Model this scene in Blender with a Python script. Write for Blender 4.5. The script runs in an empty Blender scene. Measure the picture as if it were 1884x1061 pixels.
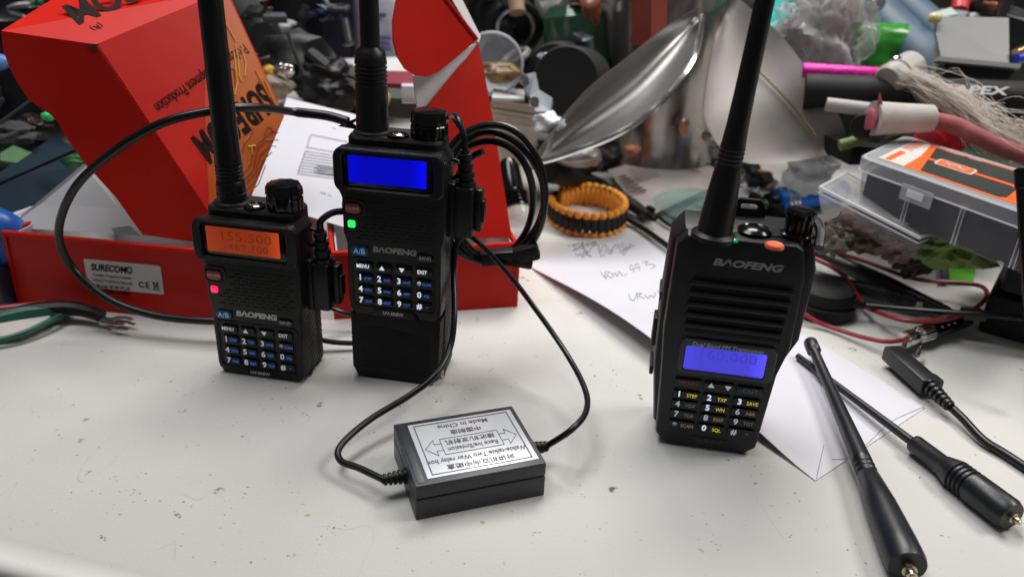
import bpy, bmesh, math, random
import numpy as np
from mathutils import Vector, Matrix, noise as mnoise
R = math.radians
random.seed(7)
S = 0.01                                   # everything below is measured in centimetres
scene = bpy.context.scene
col = scene.collection

# ------------------------------------------------------------------ camera
F, PX, PY, W0, H0 = 1450.0, 942.0, 530.5, 1884.0, 1061.0
CAMZ = 24.0
_d = Vector((-152.0, -3074.0, -F)).normalized()
_up = -_d
_f = Vector((0, 0, -1)); _f = (_f - _up * _f.dot(_up)).normalized()
_r = _f.cross(_up)
RW = Matrix((_r, _f, _up))                 # camera axes -> world axes
cd = bpy.data.cameras.new("camera"); cam = bpy.data.objects.new("camera", cd); col.objects.link(cam)
cam.matrix_world = Matrix.Translation((0, 0, CAMZ * S)) @ RW.to_4x4()
cd.sensor_width = 36.0; cd.lens = F / W0 * 36.0
cd.clip_start = 0.01; cd.clip_end = 50.0
cd.dof.use_dof = True; cd.dof.focus_distance = 0.39; cd.dof.aperture_fstop = 9.0
scene.camera = cam

# ------------------------------------------------------------------ light
world = bpy.data.worlds.new("World"); scene.world = world; world.use_nodes = True
bg = world.node_tree.nodes["Background"]
bg.inputs[0].default_value = (0.92, 0.95, 1.0, 1); bg.inputs[1].default_value = 0.085

def area(name, loc, target, size, size_y, power, colour):
    l = bpy.data.lights.new(name, 'AREA'); l.shape = 'RECTANGLE'; l.size = size * S; l.size_y = size_y * S
    l.energy = power; l.color = colour
    o = bpy.data.objects.new(name, l); col.objects.link(o); o.location = Vector(loc) * S
    o.rotation_euler = (Vector(target) - Vector(loc)).to_track_quat('-Z', 'Y').to_euler()
    return o
area("ceiling_lamp", (25, 125, 140), (0, 40, 0), 60, 35, 15.0, (1.0, 0.955, 0.89))
area("ceiling_lamp", (-45, 70, 190), (0, 45, 0), 130, 60, 23.5, (0.985, 0.99, 1.0))
area("ceiling_lamp", (110, 55, 130), (0, 45, 5), 50, 40, 13.0, (1.0, 0.96, 0.91))
scene.view_settings.view_transform = 'Standard'
scene.view_settings.look = 'None'
scene.view_settings.exposure = 0.0
scene.view_settings.gamma = 1.0
scene.view_settings.use_curve_mapping = False
scene.cycles.use_denoising = True
scene.cycles.max_bounces = 8
scene.cycles.transparent_max_bounces = 12
scene.cycles.caustics_reflective = False
scene.cycles.caustics_refractive = False

# ------------------------------------------------------------------ ray helpers (where things stand on the bench)
CO = Vector((0, 0, CAMZ))
def ray(x, y): return RW @ Vector((x - PX, -(y - PY), -F))
def G(x, y, z=0.0):
    r = ray(x, y); return CO + r * ((z - CAMZ) / r.z)
def D(x, y, Y):
    r = ray(x, y); return CO + r * (Y / r.y)
def onplane(x, y, p, n):
    r = ray(x, y); return CO + r * ((p - CO).dot(n) / r.dot(n))

# ------------------------------------------------------------------ materials
MATS = {}
def mat(name, c, rough=0.5, metal=0.0, bump=0.0, bs=40.0, var=0.0, vs=6.0, coat=0.0, emit=None, es=0.0, trans=0.0, spec=0.5, aniso=0.0):
    if name in MATS: return MATS[name]
    m = bpy.data.materials.new(name); m.use_nodes = True; nt = m.node_tree; b = nt.nodes["Principled BSDF"]
    b.inputs["Base Color"].default_value = (*c, 1); b.inputs["Roughness"].default_value = rough
    b.inputs["Metallic"].default_value = metal; b.inputs["Coat Weight"].default_value = coat
    b.inputs["Specular IOR Level"].default_value = spec
    b.inputs["Transmission Weight"].default_value = trans
    if emit: b.inputs["Emission Color"].default_value = (*emit, 1); b.inputs["Emission Strength"].default_value = es
    tc = nt.nodes.new("ShaderNodeTexCoord")
    if var:
        n = nt.nodes.new("ShaderNodeTexNoise"); n.inputs["Scale"].default_value = vs / S / 10; n.inputs["Detail"].default_value = 6
        nt.links.new(tc.outputs["Object"], n.inputs["Vector"])
        mr = nt.nodes.new("ShaderNodeMapRange"); mr.inputs[1].default_value = 0.3; mr.inputs[2].default_value = 0.7
        mr.inputs[3].default_value = 1 - var; mr.inputs[4].default_value = 1 + var
        nt.links.new(n.outputs[0], mr.inputs[0])
        mx = nt.nodes.new("ShaderNodeVectorMath"); mx.operation = 'SCALE'; mx.inputs[0].default_value = c
        nt.links.new(mr.outputs[0], mx.inputs["Scale"]); nt.links.new(mx.outputs[0], b.inputs["Base Color"])
        mr2 = nt.nodes.new("ShaderNodeMapRange"); mr2.inputs[3].default_value = max(0.02, rough - .12); mr2.inputs[4].default_value = min(1, rough + .12)
        nt.links.new(n.outputs[0], mr2.inputs[0]); nt.links.new(mr2.outputs[0], b.inputs["Roughness"])
    if bump:
        n = nt.nodes.new("ShaderNodeTexNoise"); n.inputs["Scale"].default_value = bs / S / 10; n.inputs["Detail"].default_value = 3
        nt.links.new(tc.outputs["Object"], n.inputs["Vector"])
        bp = nt.nodes.new("ShaderNodeBump"); bp.inputs["Strength"].default_value = bump; bp.inputs["Distance"].default_value = 0.0006
        nt.links.new(n.outputs[0], bp.inputs["Height"]); nt.links.new(bp.outputs[0], b.inputs["Normal"])
    MATS[name] = m
    return m
def glassy(name, tint, alpha, rough=0.12):
    if name in MATS: return MATS[name]
    m = bpy.data.materials.new(name); m.use_nodes = True; nt = m.node_tree; b = nt.nodes["Principled BSDF"]
    b.inputs["Base Color"].default_value = (*tint, 1); b.inputs["Roughness"].default_value = rough
    b.inputs["Alpha"].default_value = 1
    tr = nt.nodes.new("ShaderNodeBsdfTransparent"); tr.inputs[0].default_value = (*[min(1, t * .35 + .65) for t in tint], 1)
    lw = nt.nodes.new("ShaderNodeLayerWeight"); lw.inputs[0].default_value = 0.35
    mr = nt.nodes.new("ShaderNodeMapRange"); mr.inputs[3].default_value = alpha; mr.inputs[4].default_value = min(.9, alpha * 1.3 + .28)
    mix = nt.nodes.new("ShaderNodeMixShader"); out = nt.nodes["Material Output"]
    nt.links.new(lw.outputs["Facing"], mr.inputs[0]); nt.links.new(mr.outputs[0], mix.inputs[0])
    nt.links.new(tr.outputs[0], mix.inputs[1]); nt.links.new(b.outputs[0], mix.inputs[2]); nt.links.new(mix.outputs[0], out.inputs[0])
    MATS[name] = m
    return m

PL = mat("black_plastic", (.006, .006, .0065), .42, bump=.25, bs=90, var=.15, vs=10, spec=.35)
PLG = mat("gloss_black_plastic", (.004, .004, .0045), .18, var=.1, vs=12, spec=.4)
PLM = mat("matt_black_plastic", (.008, .008, .0085), .6, bump=.3, bs=70, var=.15, spec=.3)
RUB = mat("black_rubber", (.006, .006, .0068), .40, bump=.12, bs=50, var=.2, vs=5, spec=.35)
VOID = mat("void_black", (.0015, .0015, .0015), .8)
GREYP = mat("charcoal_plastic", (.045, .05, .058), .5, bump=.2, bs=80, var=.12)
STEEL = mat("polished_steel", (.60, .58, .56), .16, 1.0, bump=.05, bs=8, var=.18, vs=2)
CHROME = mat("chrome", (.75, .73, .70), .14, 1.0, var=.1)
GOLD = mat("brass", (.75, .52, .22), .25, 1.0)
RED = mat("red_gloss_card", (.56, .016, .009), .38, var=.10, vs=1.2, coat=.0, bump=.12, bs=5, spec=.16)
CARD = mat("grey_card_inside", (.42, .43, .45), .7, var=.08, vs=3, bump=.1)
WHITEC = mat("white_card", (.55, .545, .54), .6, var=.05)
PAPER = mat("white_paper", (.63, .63, .69), .65, var=.03, vs=2, bump=.06, bs=12)
INK = mat("grey_ink", (.16, .16, .19), .7)
DINK = mat("black_ink", (.02, .010, .009), .7, spec=.1)
WTXT = mat("white_print", (.62, .62, .64), .5)

# ------------------------------------------------------------------ mesh helpers (cm)
def obj(name, bm, m, parent=None, world_space=True, smooth=False, ang=35):
    """bm in cm; with a parent and world_space the vertices are moved into the parent's frame"""
    bmesh.ops.recalc_face_normals(bm, faces=bm.faces[:])
    me = bpy.data.meshes.new(name)
    o = bpy.data.objects.new(name, me)
    bmesh.ops.scale(bm, vec=(S, S, S), verts=bm.verts)
    if parent:
        if world_space:
            inv = wmat(parent).inverted(); bm.transform(inv)
        o.parent = parent
    else:
        xs = [v.co for v in bm.verts]
        c = Vector(((min(v.x for v in xs) + max(v.x for v in xs)) / 2, (min(v.y for v in xs) + max(v.y for v in xs)) / 2, min(v.z for v in xs)))
        bmesh.ops.translate(bm, vec=-c, verts=bm.verts); o.location = c
    if smooth:
        for f in bm.faces: f.smooth = True
        for e in bm.edges:
            if len(e.link_faces) == 2 and e.calc_face_angle(0) > R(ang): e.smooth = False
    bm.to_mesh(me); bm.free()
    ms = m if isinstance(m, (list, tuple)) else [m]
    for k in ms: me.materials.append(k)
    col.objects.link(o)
    return o
def wmat(o):
    m = Matrix.LocRotScale(o.location, o.rotation_euler, None)
    return wmat(o.parent) @ m if o.parent else m
def tag(o, label, cat, group=None, kind=None):
    if label: o['label'] = label
    if cat: o['category'] = cat
    if group: o['group'] = group
    if kind: o['kind'] = kind
    return o
def thing(name, label, cat, loc, yaw=0, group=None):
    o = bpy.data.objects.new(name, None); col.objects.link(o); o.empty_display_size = .01
    o.location = Vector(loc) * S; o.rotation_euler = (0, 0, R(yaw))
    return tag(o, label, cat, group)
def nb(): return bmesh.new()
def loft(bm, rings, caps=(True, True), close=True, mi=0, mb=None):
    vs = [[bm.verts.new(p) for p in r] for r in rings]
    n = len(rings[0])
    for a, b in zip(vs, vs[1:]):
        for i in range(n if close else n - 1):
            j = (i + 1) % n
            f = bm.faces.new((a[i], a[j], b[j], b[i])); f.material_index = mi
    if caps[0]: bm.faces.new(vs[0]).material_index = mi
    if caps[1]: bm.faces.new(vs[-1][::-1]).material_index = mi if mb is None else mb
    return bm
def offs(poly, d):
    n = len(poly); out = []
    A = sum(poly[i][0] * poly[(i + 1) % n][1] - poly[(i + 1) % n][0] * poly[i][1] for i in range(n))
    s = 1 if A > 0 else -1
    for i in range(n):
        p0, p1, p2 = Vector(poly[i - 1]), Vector(poly[i]), Vector(poly[(i + 1) % n])
        e1 = (p1 - p0).normalized(); e2 = (p2 - p1).normalized()
        n1 = Vector((-e1.y, e1.x)) * s; n2 = Vector((-e2.y, e2.x)) * s
        b = (n1 + n2); b = b / max(.3, b.length_squared / 2) if b.length > 1e-6 else n1
        out.append(tuple(p1 + b * d))
    return out
def rrect(x0, z0, x1, z1, r, n=4):
    pts = []
    for cx, cz, a in ((x1 - r, z0 + r, -90), (x1 - r, z1 - r, 0), (x0 + r, z1 - r, 90), (x0 + r, z0 + r, 180)):
        for k in range(n + 1):
            t = R(a + 90 * k / n); pts.append((cx + r * math.cos(t), cz + r * math.sin(t)))
    return pts
def slab(bm, poly, y0, y1, b=0.08, bb=None, mi=0):
    """polygon in (x,z), front at y0 (towards the viewer), back at y1, bevelled front"""
    bb = b if bb is None else bb
    rings = []
    seq = [(b, y0)] + ([(b * .3, y0 + b * .3)] if b else []) + [(0, y0 + b)] if b else [(0, y0)]
    seq += [(0, y1 - bb), (bb, y1)] if bb else [(0, y1)]
    for d, y in seq: rings.append([(x, y, z) for x, z in (offs(poly, d) if d else poly)])
    return loft(bm, rings, mi=mi)
def frame(bm, outer, inner, y0, y1, b=0.05):
    rings = [[(x, y1, z) for x, z in outer], [(x, y0 + b, z) for x, z in outer], [(x, y0, z) for x, z in offs(outer, b)],
             [(x, y0, z) for x, z in offs(inner, -b)], [(x, y0 + b, z) for x, z in inner], [(x, y1, z) for x, z in inner]]
    return loft(bm, rings, caps=(False, False))
def box(bm, c, s, rot=None, bev=0.0, seg=2, mi=0):
    M = Matrix.Translation(Vector(c)) @ (rot.to_4x4() if rot else Matrix()) 
    r = bmesh.ops.create_cube(bm, size=1.0, matrix=M @ Matrix.Diagonal((*s, 1)))
    vs = r['verts']; fs = {f for v in vs for f in v.link_faces}
    for f in fs: f.material_index = mi
    if bev:
        es = {e for v in vs for e in v.link_edges}
        bmesh.ops.bevel(bm, geom=list(es), offset=bev, segments=seg, affect='EDGES', profile=.6)
    return bm
def cr(pts, n=8):
    P = [Vector(p) for p in pts]; P = [P[0] * 2 - P[1]] + P + [P[-1] * 2 - P[-2]]; out = []
    for i in range(1, len(P) - 2):
        for k in range(n):
            t = k / n
            out.append(.5 * ((2 * P[i]) + (P[i + 1] - P[i - 1]) * t + (2 * P[i - 1] - 5 * P[i] + 4 * P[i + 1] - P[i + 2]) * t * t + (3 * P[i] - P[i - 1] - 3 * P[i + 1] + P[i + 2]) * t ** 3))
    return out + [P[-2]]
def tube(bm, path, rad, seg=10, caps=True, mi=0, flat=1.0):
    P = [Vector(p) for p in path]; n = len(P); up = Vector((0, 0, 1)); rings = []; prev = None
    for i, p in enumerate(P):
        t = (P[min(i + 1, n - 1)] - P[max(i - 1, 0)]).normalized()
        if prev is None:
            u = t.cross(up if abs(t.z) < .9 else Vector((1, 0, 0))).normalized()
        else:
            u = (prev - t * prev.dot(t)).normalized()
        prev = u; v = t.cross(u)
        r = rad(i / (n - 1)) if callable(rad) else (rad[i] if isinstance(rad, (list, tuple)) else rad)
        rings.append([p + (u * math.cos(a) + v * math.sin(a) * flat) * r for a in [2 * math.pi * k / seg for k in range(seg)]])
    return loft(bm, rings, caps=(caps, caps), mi=mi)
def lathe(bm, prof, o, axis=(0, 0, 1), seg=24, flute=0, fd=0.0, caps=True, mi=0, ex=1.0):
    """prof = [(radius, distance along axis)]"""
    a = Vector(axis).normalized(); u = a.cross(Vector((0, 1, 0)) if abs(a.y) < .9 else Vector((1, 0, 0))).normalized(); v = a.cross(u); O = Vector(o)
    rings = []
    for r, h in prof:
        ring = []
        for k in range(seg):
            t = 2 * math.pi * k / seg; rr = r * (1 - fd * (.5 + .5 * math.cos(flute * t))) if flute else r
            ring.append(O + a * h + (u * math.cos(t) + v * math.sin(t) * ex) * max(rr, .001))
        rings.append(ring)
    return loft(bm, rings, caps=(caps, caps), mi=mi)
def panel(bm, pts, th=0.1, mi=0, mb=None):
    """flat sheet through 3-D points, thickness towards the far side"""
    P = [Vector(p) for p in pts]; n = (P[1] - P[0]).cross(P[2] - P[0]).normalized()
    if n.dot(P[0] - CO) < 0: n = -n
    loft(bm, [P, [p + n * th for p in P]], mi=mi, mb=mb)
    return bm
    if mb is not None:
        for f in bm.faces:
            if abs(f.normal.dot(n)) < 2 and len(f.verts) == len(P) and (f.calc_center_median() - P[0]).dot(n) > th * .5: f.material_index = mb
    return bm
def lump(bm, c, r, seed=0, rough=.25, freq=1.2, sub=3, mi=0, flat=None):
    q = bmesh.ops.create_icosphere(bm, subdivisions=sub, radius=1.0)
    for v in q['verts']:
        d = v.co.normalized(); k = 1 + rough * mnoise.noise(d * freq + Vector((seed * 3.1, seed, 0))) + rough * .5 * abs(mnoise.noise(d * freq * 2.7 + Vector((seed, 9, 2))))
        v.co = Vector((d.x * r[0], d.y * r[1], d.z * r[2])) * k + Vector(c)
        if flat is not None and v.co.z < flat: v.co.z = flat
    for f in bm.faces: f.material_index = mi if f.material_index == 0 else f.material_index
    return bm
FRONT = Matrix(((1, 0, 0), (0, 0, -1), (0, 1, 0)))           # text X -> x, Y -> z, facing -y
def text(name, s, size, m, parent, pos, rot=FRONT, bold=0.0, xs=1.0, shear=0.0, align='CENTER', ext=0.004, world_space=False, space=1.0, fit=None):
    c = bpy.data.curves.new(name, 'FONT'); c.body = s; c.size = size; c.align_x = align; c.align_y = 'CENTER'
    c.extrude = ext; c.offset = bold; c.shear = shear; c.space_character = space; c.resolution_u = 3
    o = bpy.data.objects.new(name, c); col.objects.link(o); bpy.context.view_layer.update()
    me = bpy.data.meshes.new_from_object(o.evaluated_get(bpy.context.evaluated_depsgraph_get()))
    col.objects.unlink(o); bpy.data.objects.remove(o)
    bm = nb(); bm.from_mesh(me); bpy.data.meshes.remove(me)
    if fit:                                  # stretch the line to a given width, starting at pos
        x0 = min(v.co.x for v in bm.verts); x1 = max(v.co.x for v in bm.verts)
        for v in bm.verts: v.co.x = (v.co.x - x0) * fit / (x1 - x0)
    bm.transform(Matrix.Translation(Vector(pos)) @ rot.to_4x4() @ Matrix.Diagonal((xs, 1, 1, 1)))
    return obj(name, bm, m, parent, world_space)
def bx(name, c, s, m, parent=None, rot=None, bev=.05, world_space=False):
    return obj(name, box(nb(), c, s, rot, bev), m, parent, world_space, smooth=True)
def rotz(a): return Matrix.Rotation(R(a), 3, 'Z')

# ------------------------------------------------------------------ bench
def bench_material():
    m = bpy.data.materials.new("bench_laminate"); m.use_nodes = True; nt = m.node_tree; b = nt.nodes["Principled BSDF"]
    N = nt.nodes.new; L = nt.links.new
    tc = N("ShaderNodeTexCoord")
    def noi(sc, det=4, dist=0.0):
        n = N("ShaderNodeTexNoise"); n.inputs["Scale"].default_value = sc; n.inputs["Detail"].default_value = det; n.inputs["Distortion"].default_value = dist
        L(tc.outputs["Object"], n.inputs["Vector"]); return n.outputs[0]
    def ramp(x, a, b_, c=0.0, d=1.0):
        r = N("ShaderNodeMapRange"); r.inputs[1].default_value = a; r.inputs[2].default_value = b_; r.inputs[3].default_value = c; r.inputs[4].default_value = d; L(x, r.inputs[0]); return r.outputs[0]
    def mul(a, b_):
        r = N("ShaderNodeMath"); r.operation = 'MULTIPLY'; L(a, r.inputs[0]); L(b_, r.inputs[1]); return r.outputs[0]
    def mixc(f, a, b_):
        r = N("ShaderNodeMix"); r.data_type = 'RGBA'; L(f, r.inputs[0])
        if isinstance(a, tuple): r.inputs[6].default_value = (*a, 1)
        else: L(a, r.inputs[6])
        r.inputs[7].default_value = (*b_, 1); return r.outputs[2]
    base = mixc(ramp(noi(9, 5), .3, .7), (.65, .64, .605), (.60, .597, .575))
    specks = mul(ramp(noi(420, 2), .70, .74), ramp(noi(38, 3), .47, .60))
    c1 = mixc(specks, base, (.12, .11, .10))
    vo = N("ShaderNodeTexVoronoi"); vo.inputs["Scale"].default_value = 34; L(tc.outputs["Object"], vo.inputs["Vector"])
    chips = mul(ramp(vo.outputs["Distance"], .11, .07), ramp(noi(300, 4), .48, .60))
    c2 = mixc(chips, c1, (.10, .10, .095))
    wav = N("ShaderNodeTexNoise"); wav.inputs["Scale"].default_value = 14; wav.inputs["Detail"].default_value = 1; wav.inputs["Distortion"].default_value = 1.4
    mp = N("ShaderNodeMapping"); mp.inputs["Rotation"].default_value = (0, 0, .5); mp.inputs["Scale"].default_value = (1, .35, 1)
    L(tc.outputs["Object"], mp.inputs[0]); L(mp.outputs[0], wav.inputs["Vector"])
    ab = N("ShaderNodeMath"); ab.operation = 'SUBTRACT'; ab.inputs[1].default_value = .5; L(wav.outputs[0], ab.inputs[0])
    ab2 = N("ShaderNodeMath"); ab2.operation = 'ABSOLUTE'; L(ab.outputs[0], ab2.inputs[0])
    scr = mul(ramp(ab2.outputs[0], .0022, .0008, 0, .35), ramp(noi(30, 3), .5, .62))
    c3 = mixc(scr, c2, (.33, .33, .32))
    st = mul(ramp(noi(22, 4), .66, .74, 0, .5), ramp(noi(7, 2), .5, .6))
    c4 = mixc(st, c3, (.42, .34, .22))
    L(c4, b.inputs["Base Color"])
    L(ramp(noi(26, 5), .3, .7, .52, .68), b.inputs["Roughness"])
    bp = N("ShaderNodeBump"); bp.inputs["Strength"].default_value = .15; bp.inputs["Distance"].default_value = .0004
    L(noi(700, 3), bp.inputs["Height"]); L(bp.outputs[0], b.inputs["Normal"])
    return m
e0, e1 = G(0, 980), G(330, 1061)
ed = (e1 - e0).normalized(); en = Vector((-ed.y, ed.x, 0))
bm = nb()
prof = [(0.0, -3.0), (0.0, -.55), (.06, -.25), (.25, -.05), (.6, 0)]
c0 = e0 - ed * 120; c1 = e0 + ed * 200
# rounded laminate front edge, a shallow band along it, then the bench top
rows = []
for off, z in [(-1.55, -4.0), (-1.55, -.95), (-1.5, -.5), (-1.3, -.22), (-.95, -.20), (-.10, -.13), (0.0, 0.0), (60, 0), (240, 0)]:
    rows.append([c0 + en * off + Vector((0, 0, z)), c1 + en * off + Vector((0, 0, z))])
vs = [[bm.verts.new(p) for p in r] for r in rows]
for a, b_ in zip(vs, vs[1:]): bm.faces.new((a[0], a[1], b_[1], b_[0]))
BEN = bench_material()
o = obj("bench_surface", bm, BEN, smooth=True, ang=60); tag(o, "white scuffed workbench top with a rounded front edge", "bench", kind="structure")
bench = o
rs = random.Random(3); bm = nb(); bm2 = nb()
for x, y, n, sp in ((320, 945, 9, 7), (186, 988, 7, 7), (530, 1024, 5, 8), (612, 972, 9, 22), (210, 878, 4, 10), (255, 872, 4, 12), (250, 908, 4, 14), (720, 580, 6, 8), (872, 586, 7, 14), (885, 657, 3, 8), (898, 680, 3, 8), (800, 738, 6, 10),
                    (448, 906, 2, 4), (1065, 905, 4, 20), (1100, 960, 3, 25), (1390, 888, 3, 5), (1450, 985, 3, 8), (1320, 1000, 4, 18), (980, 985, 3, 12), (560, 765, 4, 14), (105, 800, 3, 20), (70, 760, 3, 16), (1745, 900, 3, 15), (1735, 985, 3, 8)):
    for k in range(n):
        cx_0, cy_0 = x + rs.gauss(0, sp * .5), y + rs.gauss(0, sp * .3); a_0 = rs.uniform(-.5, .5); l_0 = rs.uniform(2, 7)
        p_ = G(cx_0, cy_0, .004); q_ = G(cx_0 + l_0 * math.cos(a_0), cy_0 + l_0 * math.sin(a_0), .004); d_0 = (q_ - p_); w_0 = rs.uniform(.012, .035); nn_ = Vector((-d_0.y, d_0.x, 0)).normalized() * w_0
        pts_ = [p_, p_.lerp(q_, .3) + nn_, p_.lerp(q_, .7) + nn_ * .7, q_, p_.lerp(q_, .6) - nn_, p_.lerp(q_, .2) - nn_ * .6]
        bm.faces.new([bm.verts.new(v_) for v_ in pts_])
for x, y, r_ in ((888, 960, .14), (566, 946, .12), (108, 800, .08)):
    c_ = G(x, y, .004); bm2.faces.new([bm2.verts.new(c_ + Vector((r_ * math.cos(k * .7) * rs.uniform(.5, 1.2), r_ * math.sin(k * .7) * rs.uniform(.5, 1.2), 0))) for k in range(9)])
obj("scuff_marks", bm, mat("scuff_grey", (.13, .125, .12), .7), bench); obj("glue_stains", bm2, mat("glue_tan", (.42, .33, .18), .5), bench)
bm = nb(); box(bm, (0, 60, -80), (900, 900, .4))
tag(obj("floor", bm, mat("dark_floor", (.035, .025, .02), .5, var=.3, vs=.3)), "dark brown floor below the bench edge", "floor", kind="structure")
bm = nb(); box(bm, (20, 215, 60), (700, 3, 300))
tag(obj("wall", bm, mat("dark_wall", (.035, .033, .032), .8, var=.3, vs=.4)), "dark wall behind the cluttered bench", "wall", kind="structure")

# ------------------------------------------------------------------ hand radios
WGLOW = mat("backlit_white_print", (.7, .75, .8), .5, emit=(.75, .85, 1), es=.65)
BGLOW = mat("backlit_blue_print", (.05, .15, .5), .5, emit=(.03, .15, .75), es=.55)
WDIM = mat("dim_white_print", (.6, .6, .6), .5, emit=(.7, .8, 1), es=.22)
def tri(bm, x, z, s, up, y):
    h = s if up else -s
    loft(bm, [[(x - s, y, z - h * .75), (x + s, y, z - h * .75), (x, y, z + h * .85)], [(x - s, y + .02, z - h * .75), (x + s, y + .02, z - h * .75), (x, y + .02, z + h * .85)]])
    return bm
def ringed(path_r, n):
    return path_r
def handset(name, label, o, yaw, z0, screen, digits, led, antenna, logo_m, glow, extended):
    t = thing(name, label, "walkie talkie", (o[0], o[1], 0), yaw, "two matching keypad radios")
    Z = z0
    body = [(.35, Z), (4.75, Z), (5.1, Z + .4), (5.12, Z + 4.2), (5.28, Z + 4.9), (5.28, Z + 8.9), (4.95, Z + 9.3), (.1, Z + 9.3), (-.3, Z + 8.9), (-.32, Z + 7.0), (-.1, Z + 6.5), (-.1, Z + 4.6), (.02, Z + 4.1), (.02, Z + .4)]
    obj("body", slab(nb(), body, .0, 2.0, .12, .1), PL, t, False, True)
    # battery with a ribbed grip down its side
    bb = 0 if extended else Z
    bat = rrect(.12, bb, 5.06, Z + 6.9, .3)
    if extended:
        b_ = obj("battery", slab(nb(), bat, 2.0, 3.5, .05, .35), PLM, t, False, True)
        lower = [(.35, 0), (4.5, 0), (4.95, .4), (5.08, 4.06), (.02, 4.06), (.02, .7)]
        obj("battery_front", slab(nb(), lower, .07, 2.0, .07, .02), PLM, t, False, True)
        bm = nb()
        for k in range(17):
            zz = 3.35 - k * .155
            tube(bm, [(.5, .065, zz - .16), (1.6, .06, zz), (2.5, .06, zz - .12), (4.5, .065, zz - .45)], .022, 6)
        obj("ribbed_texture", bm, PLM, b_, False, True)
    else:
        b_ = obj("battery", slab(nb(), bat, 2.0, 3.1, .05, .3), PLM, t, False, True)
    bm = nb()
    zz = (.5 if extended else Z + .45)
    while zz < Z + 4.2:
        box(bm, (5.10, 1.45, zz), (.07, 1.2, .13), Matrix.Rotation(R(28), 3, 'X'), .03); box(bm, (5.03, 2.65, zz), (.07, .5, .13), Matrix.Rotation(R(-28), 3, 'X'), .03); zz += .38
    obj("side_grip", bm, PL, b_, False, True)
    obj("belt_clip", slab(nb(), rrect(1.6, Z + .9, 3.6, Z + 6.6, .3), 3.55 if extended else 3.2, 3.85 if extended else 3.5, .05), PL, t, False, True)
    # display hood
    outer = rrect(-.42, Z + 6.95, 5.3, Z + 9.32, .55); inner = rrect(.05, Z + 7.25, 4.75, Z + 9.1, .3)
    hood = obj("display_hood", frame(nb(), outer, inner, -.28, .3, .09), PL, t, False, True)
    obj("display_window", slab(nb(), rrect(.0, Z + 7.2, 4.8, Z + 9.15, .25), -.1, .1, .02), PLG, hood, False, True)
    bm = nb(); slab(bm, rrect(.34, Z + 7.5, 4.36, Z + 8.9, .06), -.125, -.09, 0)
    scr = obj("screen", bm, screen, t, False)
    if digits:
        for k, (s, zz, sz) in enumerate(digits):
            text("screen_digits", s, sz, DIG, scr, (2.5, -.135, Z + zz), xs=1.15, bold=.006, space=1.1)
    # upper buttons, lamp, grille
    cap = obj("mode_button", slab(nb(), rrect(.05, Z + 5.82, .88, Z + 6.36, .2), -.13, .05, .05), mat("rust_red_button", (.36, .045, .018), .45), t, False, True)
    text("lettering", "VFO/MR", .24, mat("pale_print", (.7, .55, .5), .5), cap, (.465, -.14, Z + 6.09), xs=.85)
    obj("button_surround", frame(nb(), rrect(-.12, Z + 5.6, 1.15, Z + 6.6, .3), rrect(.02, Z + 5.78, .92, Z + 6.4, .2), -.06, .05, .04), PL, t, False, True)
    obj("status_lamp", slab(nb(), rrect(.15, Z + 5.02, .55, Z + 5.42, .1), -.06, .05, .03), led, t, False, True)
    bm = nb()
    for i in range(11):
        zz = Z + 6.45 - i * .2; x = 1.3 + (i % 2) * .25 - (i > 6) * .7 + (i == 6) * -.3
        while x < 4.75:
            box(bm, (x + .14, -.005, zz), (.33, .03, .065), None); x += .47
    gr = obj("speaker_grille", bm, VOID, t, False)
    bm = nb()
    for k in range(10): box(bm, (1.9 + 0 * k, -.012, Z + 6.35 - k * .2), (.02 + .3, .02, .02))
    # function keys above the keypad
    k = obj("band_switch_key", slab(nb(), rrect(.28, Z + 3.5, 1.22, Z + 4.02, .2), -.1, .05, .05), mat("blue_key", (.012, .06, .16), .4), t, False, True)
    text("lettering", "A/B", .42, mat("sky_print", (.35, .55, .8), .5, emit=(.2, .5, .9), es=.25), k, (.74, -.112, Z + 3.75))
    lg = text("maker_logo", "BΛOFENG", .42, logo_m, t, (2.62, -.02, Z + 3.92), xs=1.22, bold=.022, shear=.1)
    k = obj("band_key", slab(nb(), rrect(3.85, Z + 3.5, 4.72, Z + 3.95, .2), -.08, .05, .04), PLG, t, False, True)
    text("lettering", "BAND", .27, WTXT, k, (4.28, -.09, Z + 3.72), xs=.85)
    obj("keypad_plate", frame(nb(), rrect(.05, Z + .45, 4.95, Z + 3.42, .25), rrect(.3, Z + .6, 4.75, Z + 3.28, .2), -.05, .04, .04), PL, t, False, True)
    rows = [(Z + 2.93, [("MENU", ""), ("^", ""), ("v", ""), ("EXIT", "")]), (Z + 2.27, [("1", "STEP"), ("2", "TXP"), ("3", "SAVE"), ("*", "SCAN")]),
            (Z + 1.6, [("4", "VOX"), ("5", "WN"), ("6", "ABR"), ("0", "SQL")]), (Z + .93, [("7", "TDR"), ("8", "BEEP"), ("9", "TOT"), ("#", "⊸")])]
    for zz, r in rows:
        for (a, f), cx in zip(r, (.98, 2.02, 3.1, 4.2)):
            k = obj("key", slab(nb(), rrect(cx - .45, zz - .24, cx + .45, zz + .24, .14), -.11, .05, .06), PLG, t, False, True)
            if a in "^v" : obj("arrow_mark", tri(nb(), cx - .08, zz, .15, a == "^", -.13), glow[0], k, False)
            elif len(a) > 1: text("lettering", a, .3, glow[0], k, (cx - .08, -.12, zz), xs=.85, bold=.006)
            else:
                text("lettering", a, .46, glow[0], k, (cx - .24, -.12, zz + (-.08 if a == "*" else 0)), bold=.012)
                text("function_lettering", f, .22, glow[1], k, (cx + .17, -.12, zz - .03), xs=.85)
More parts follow.
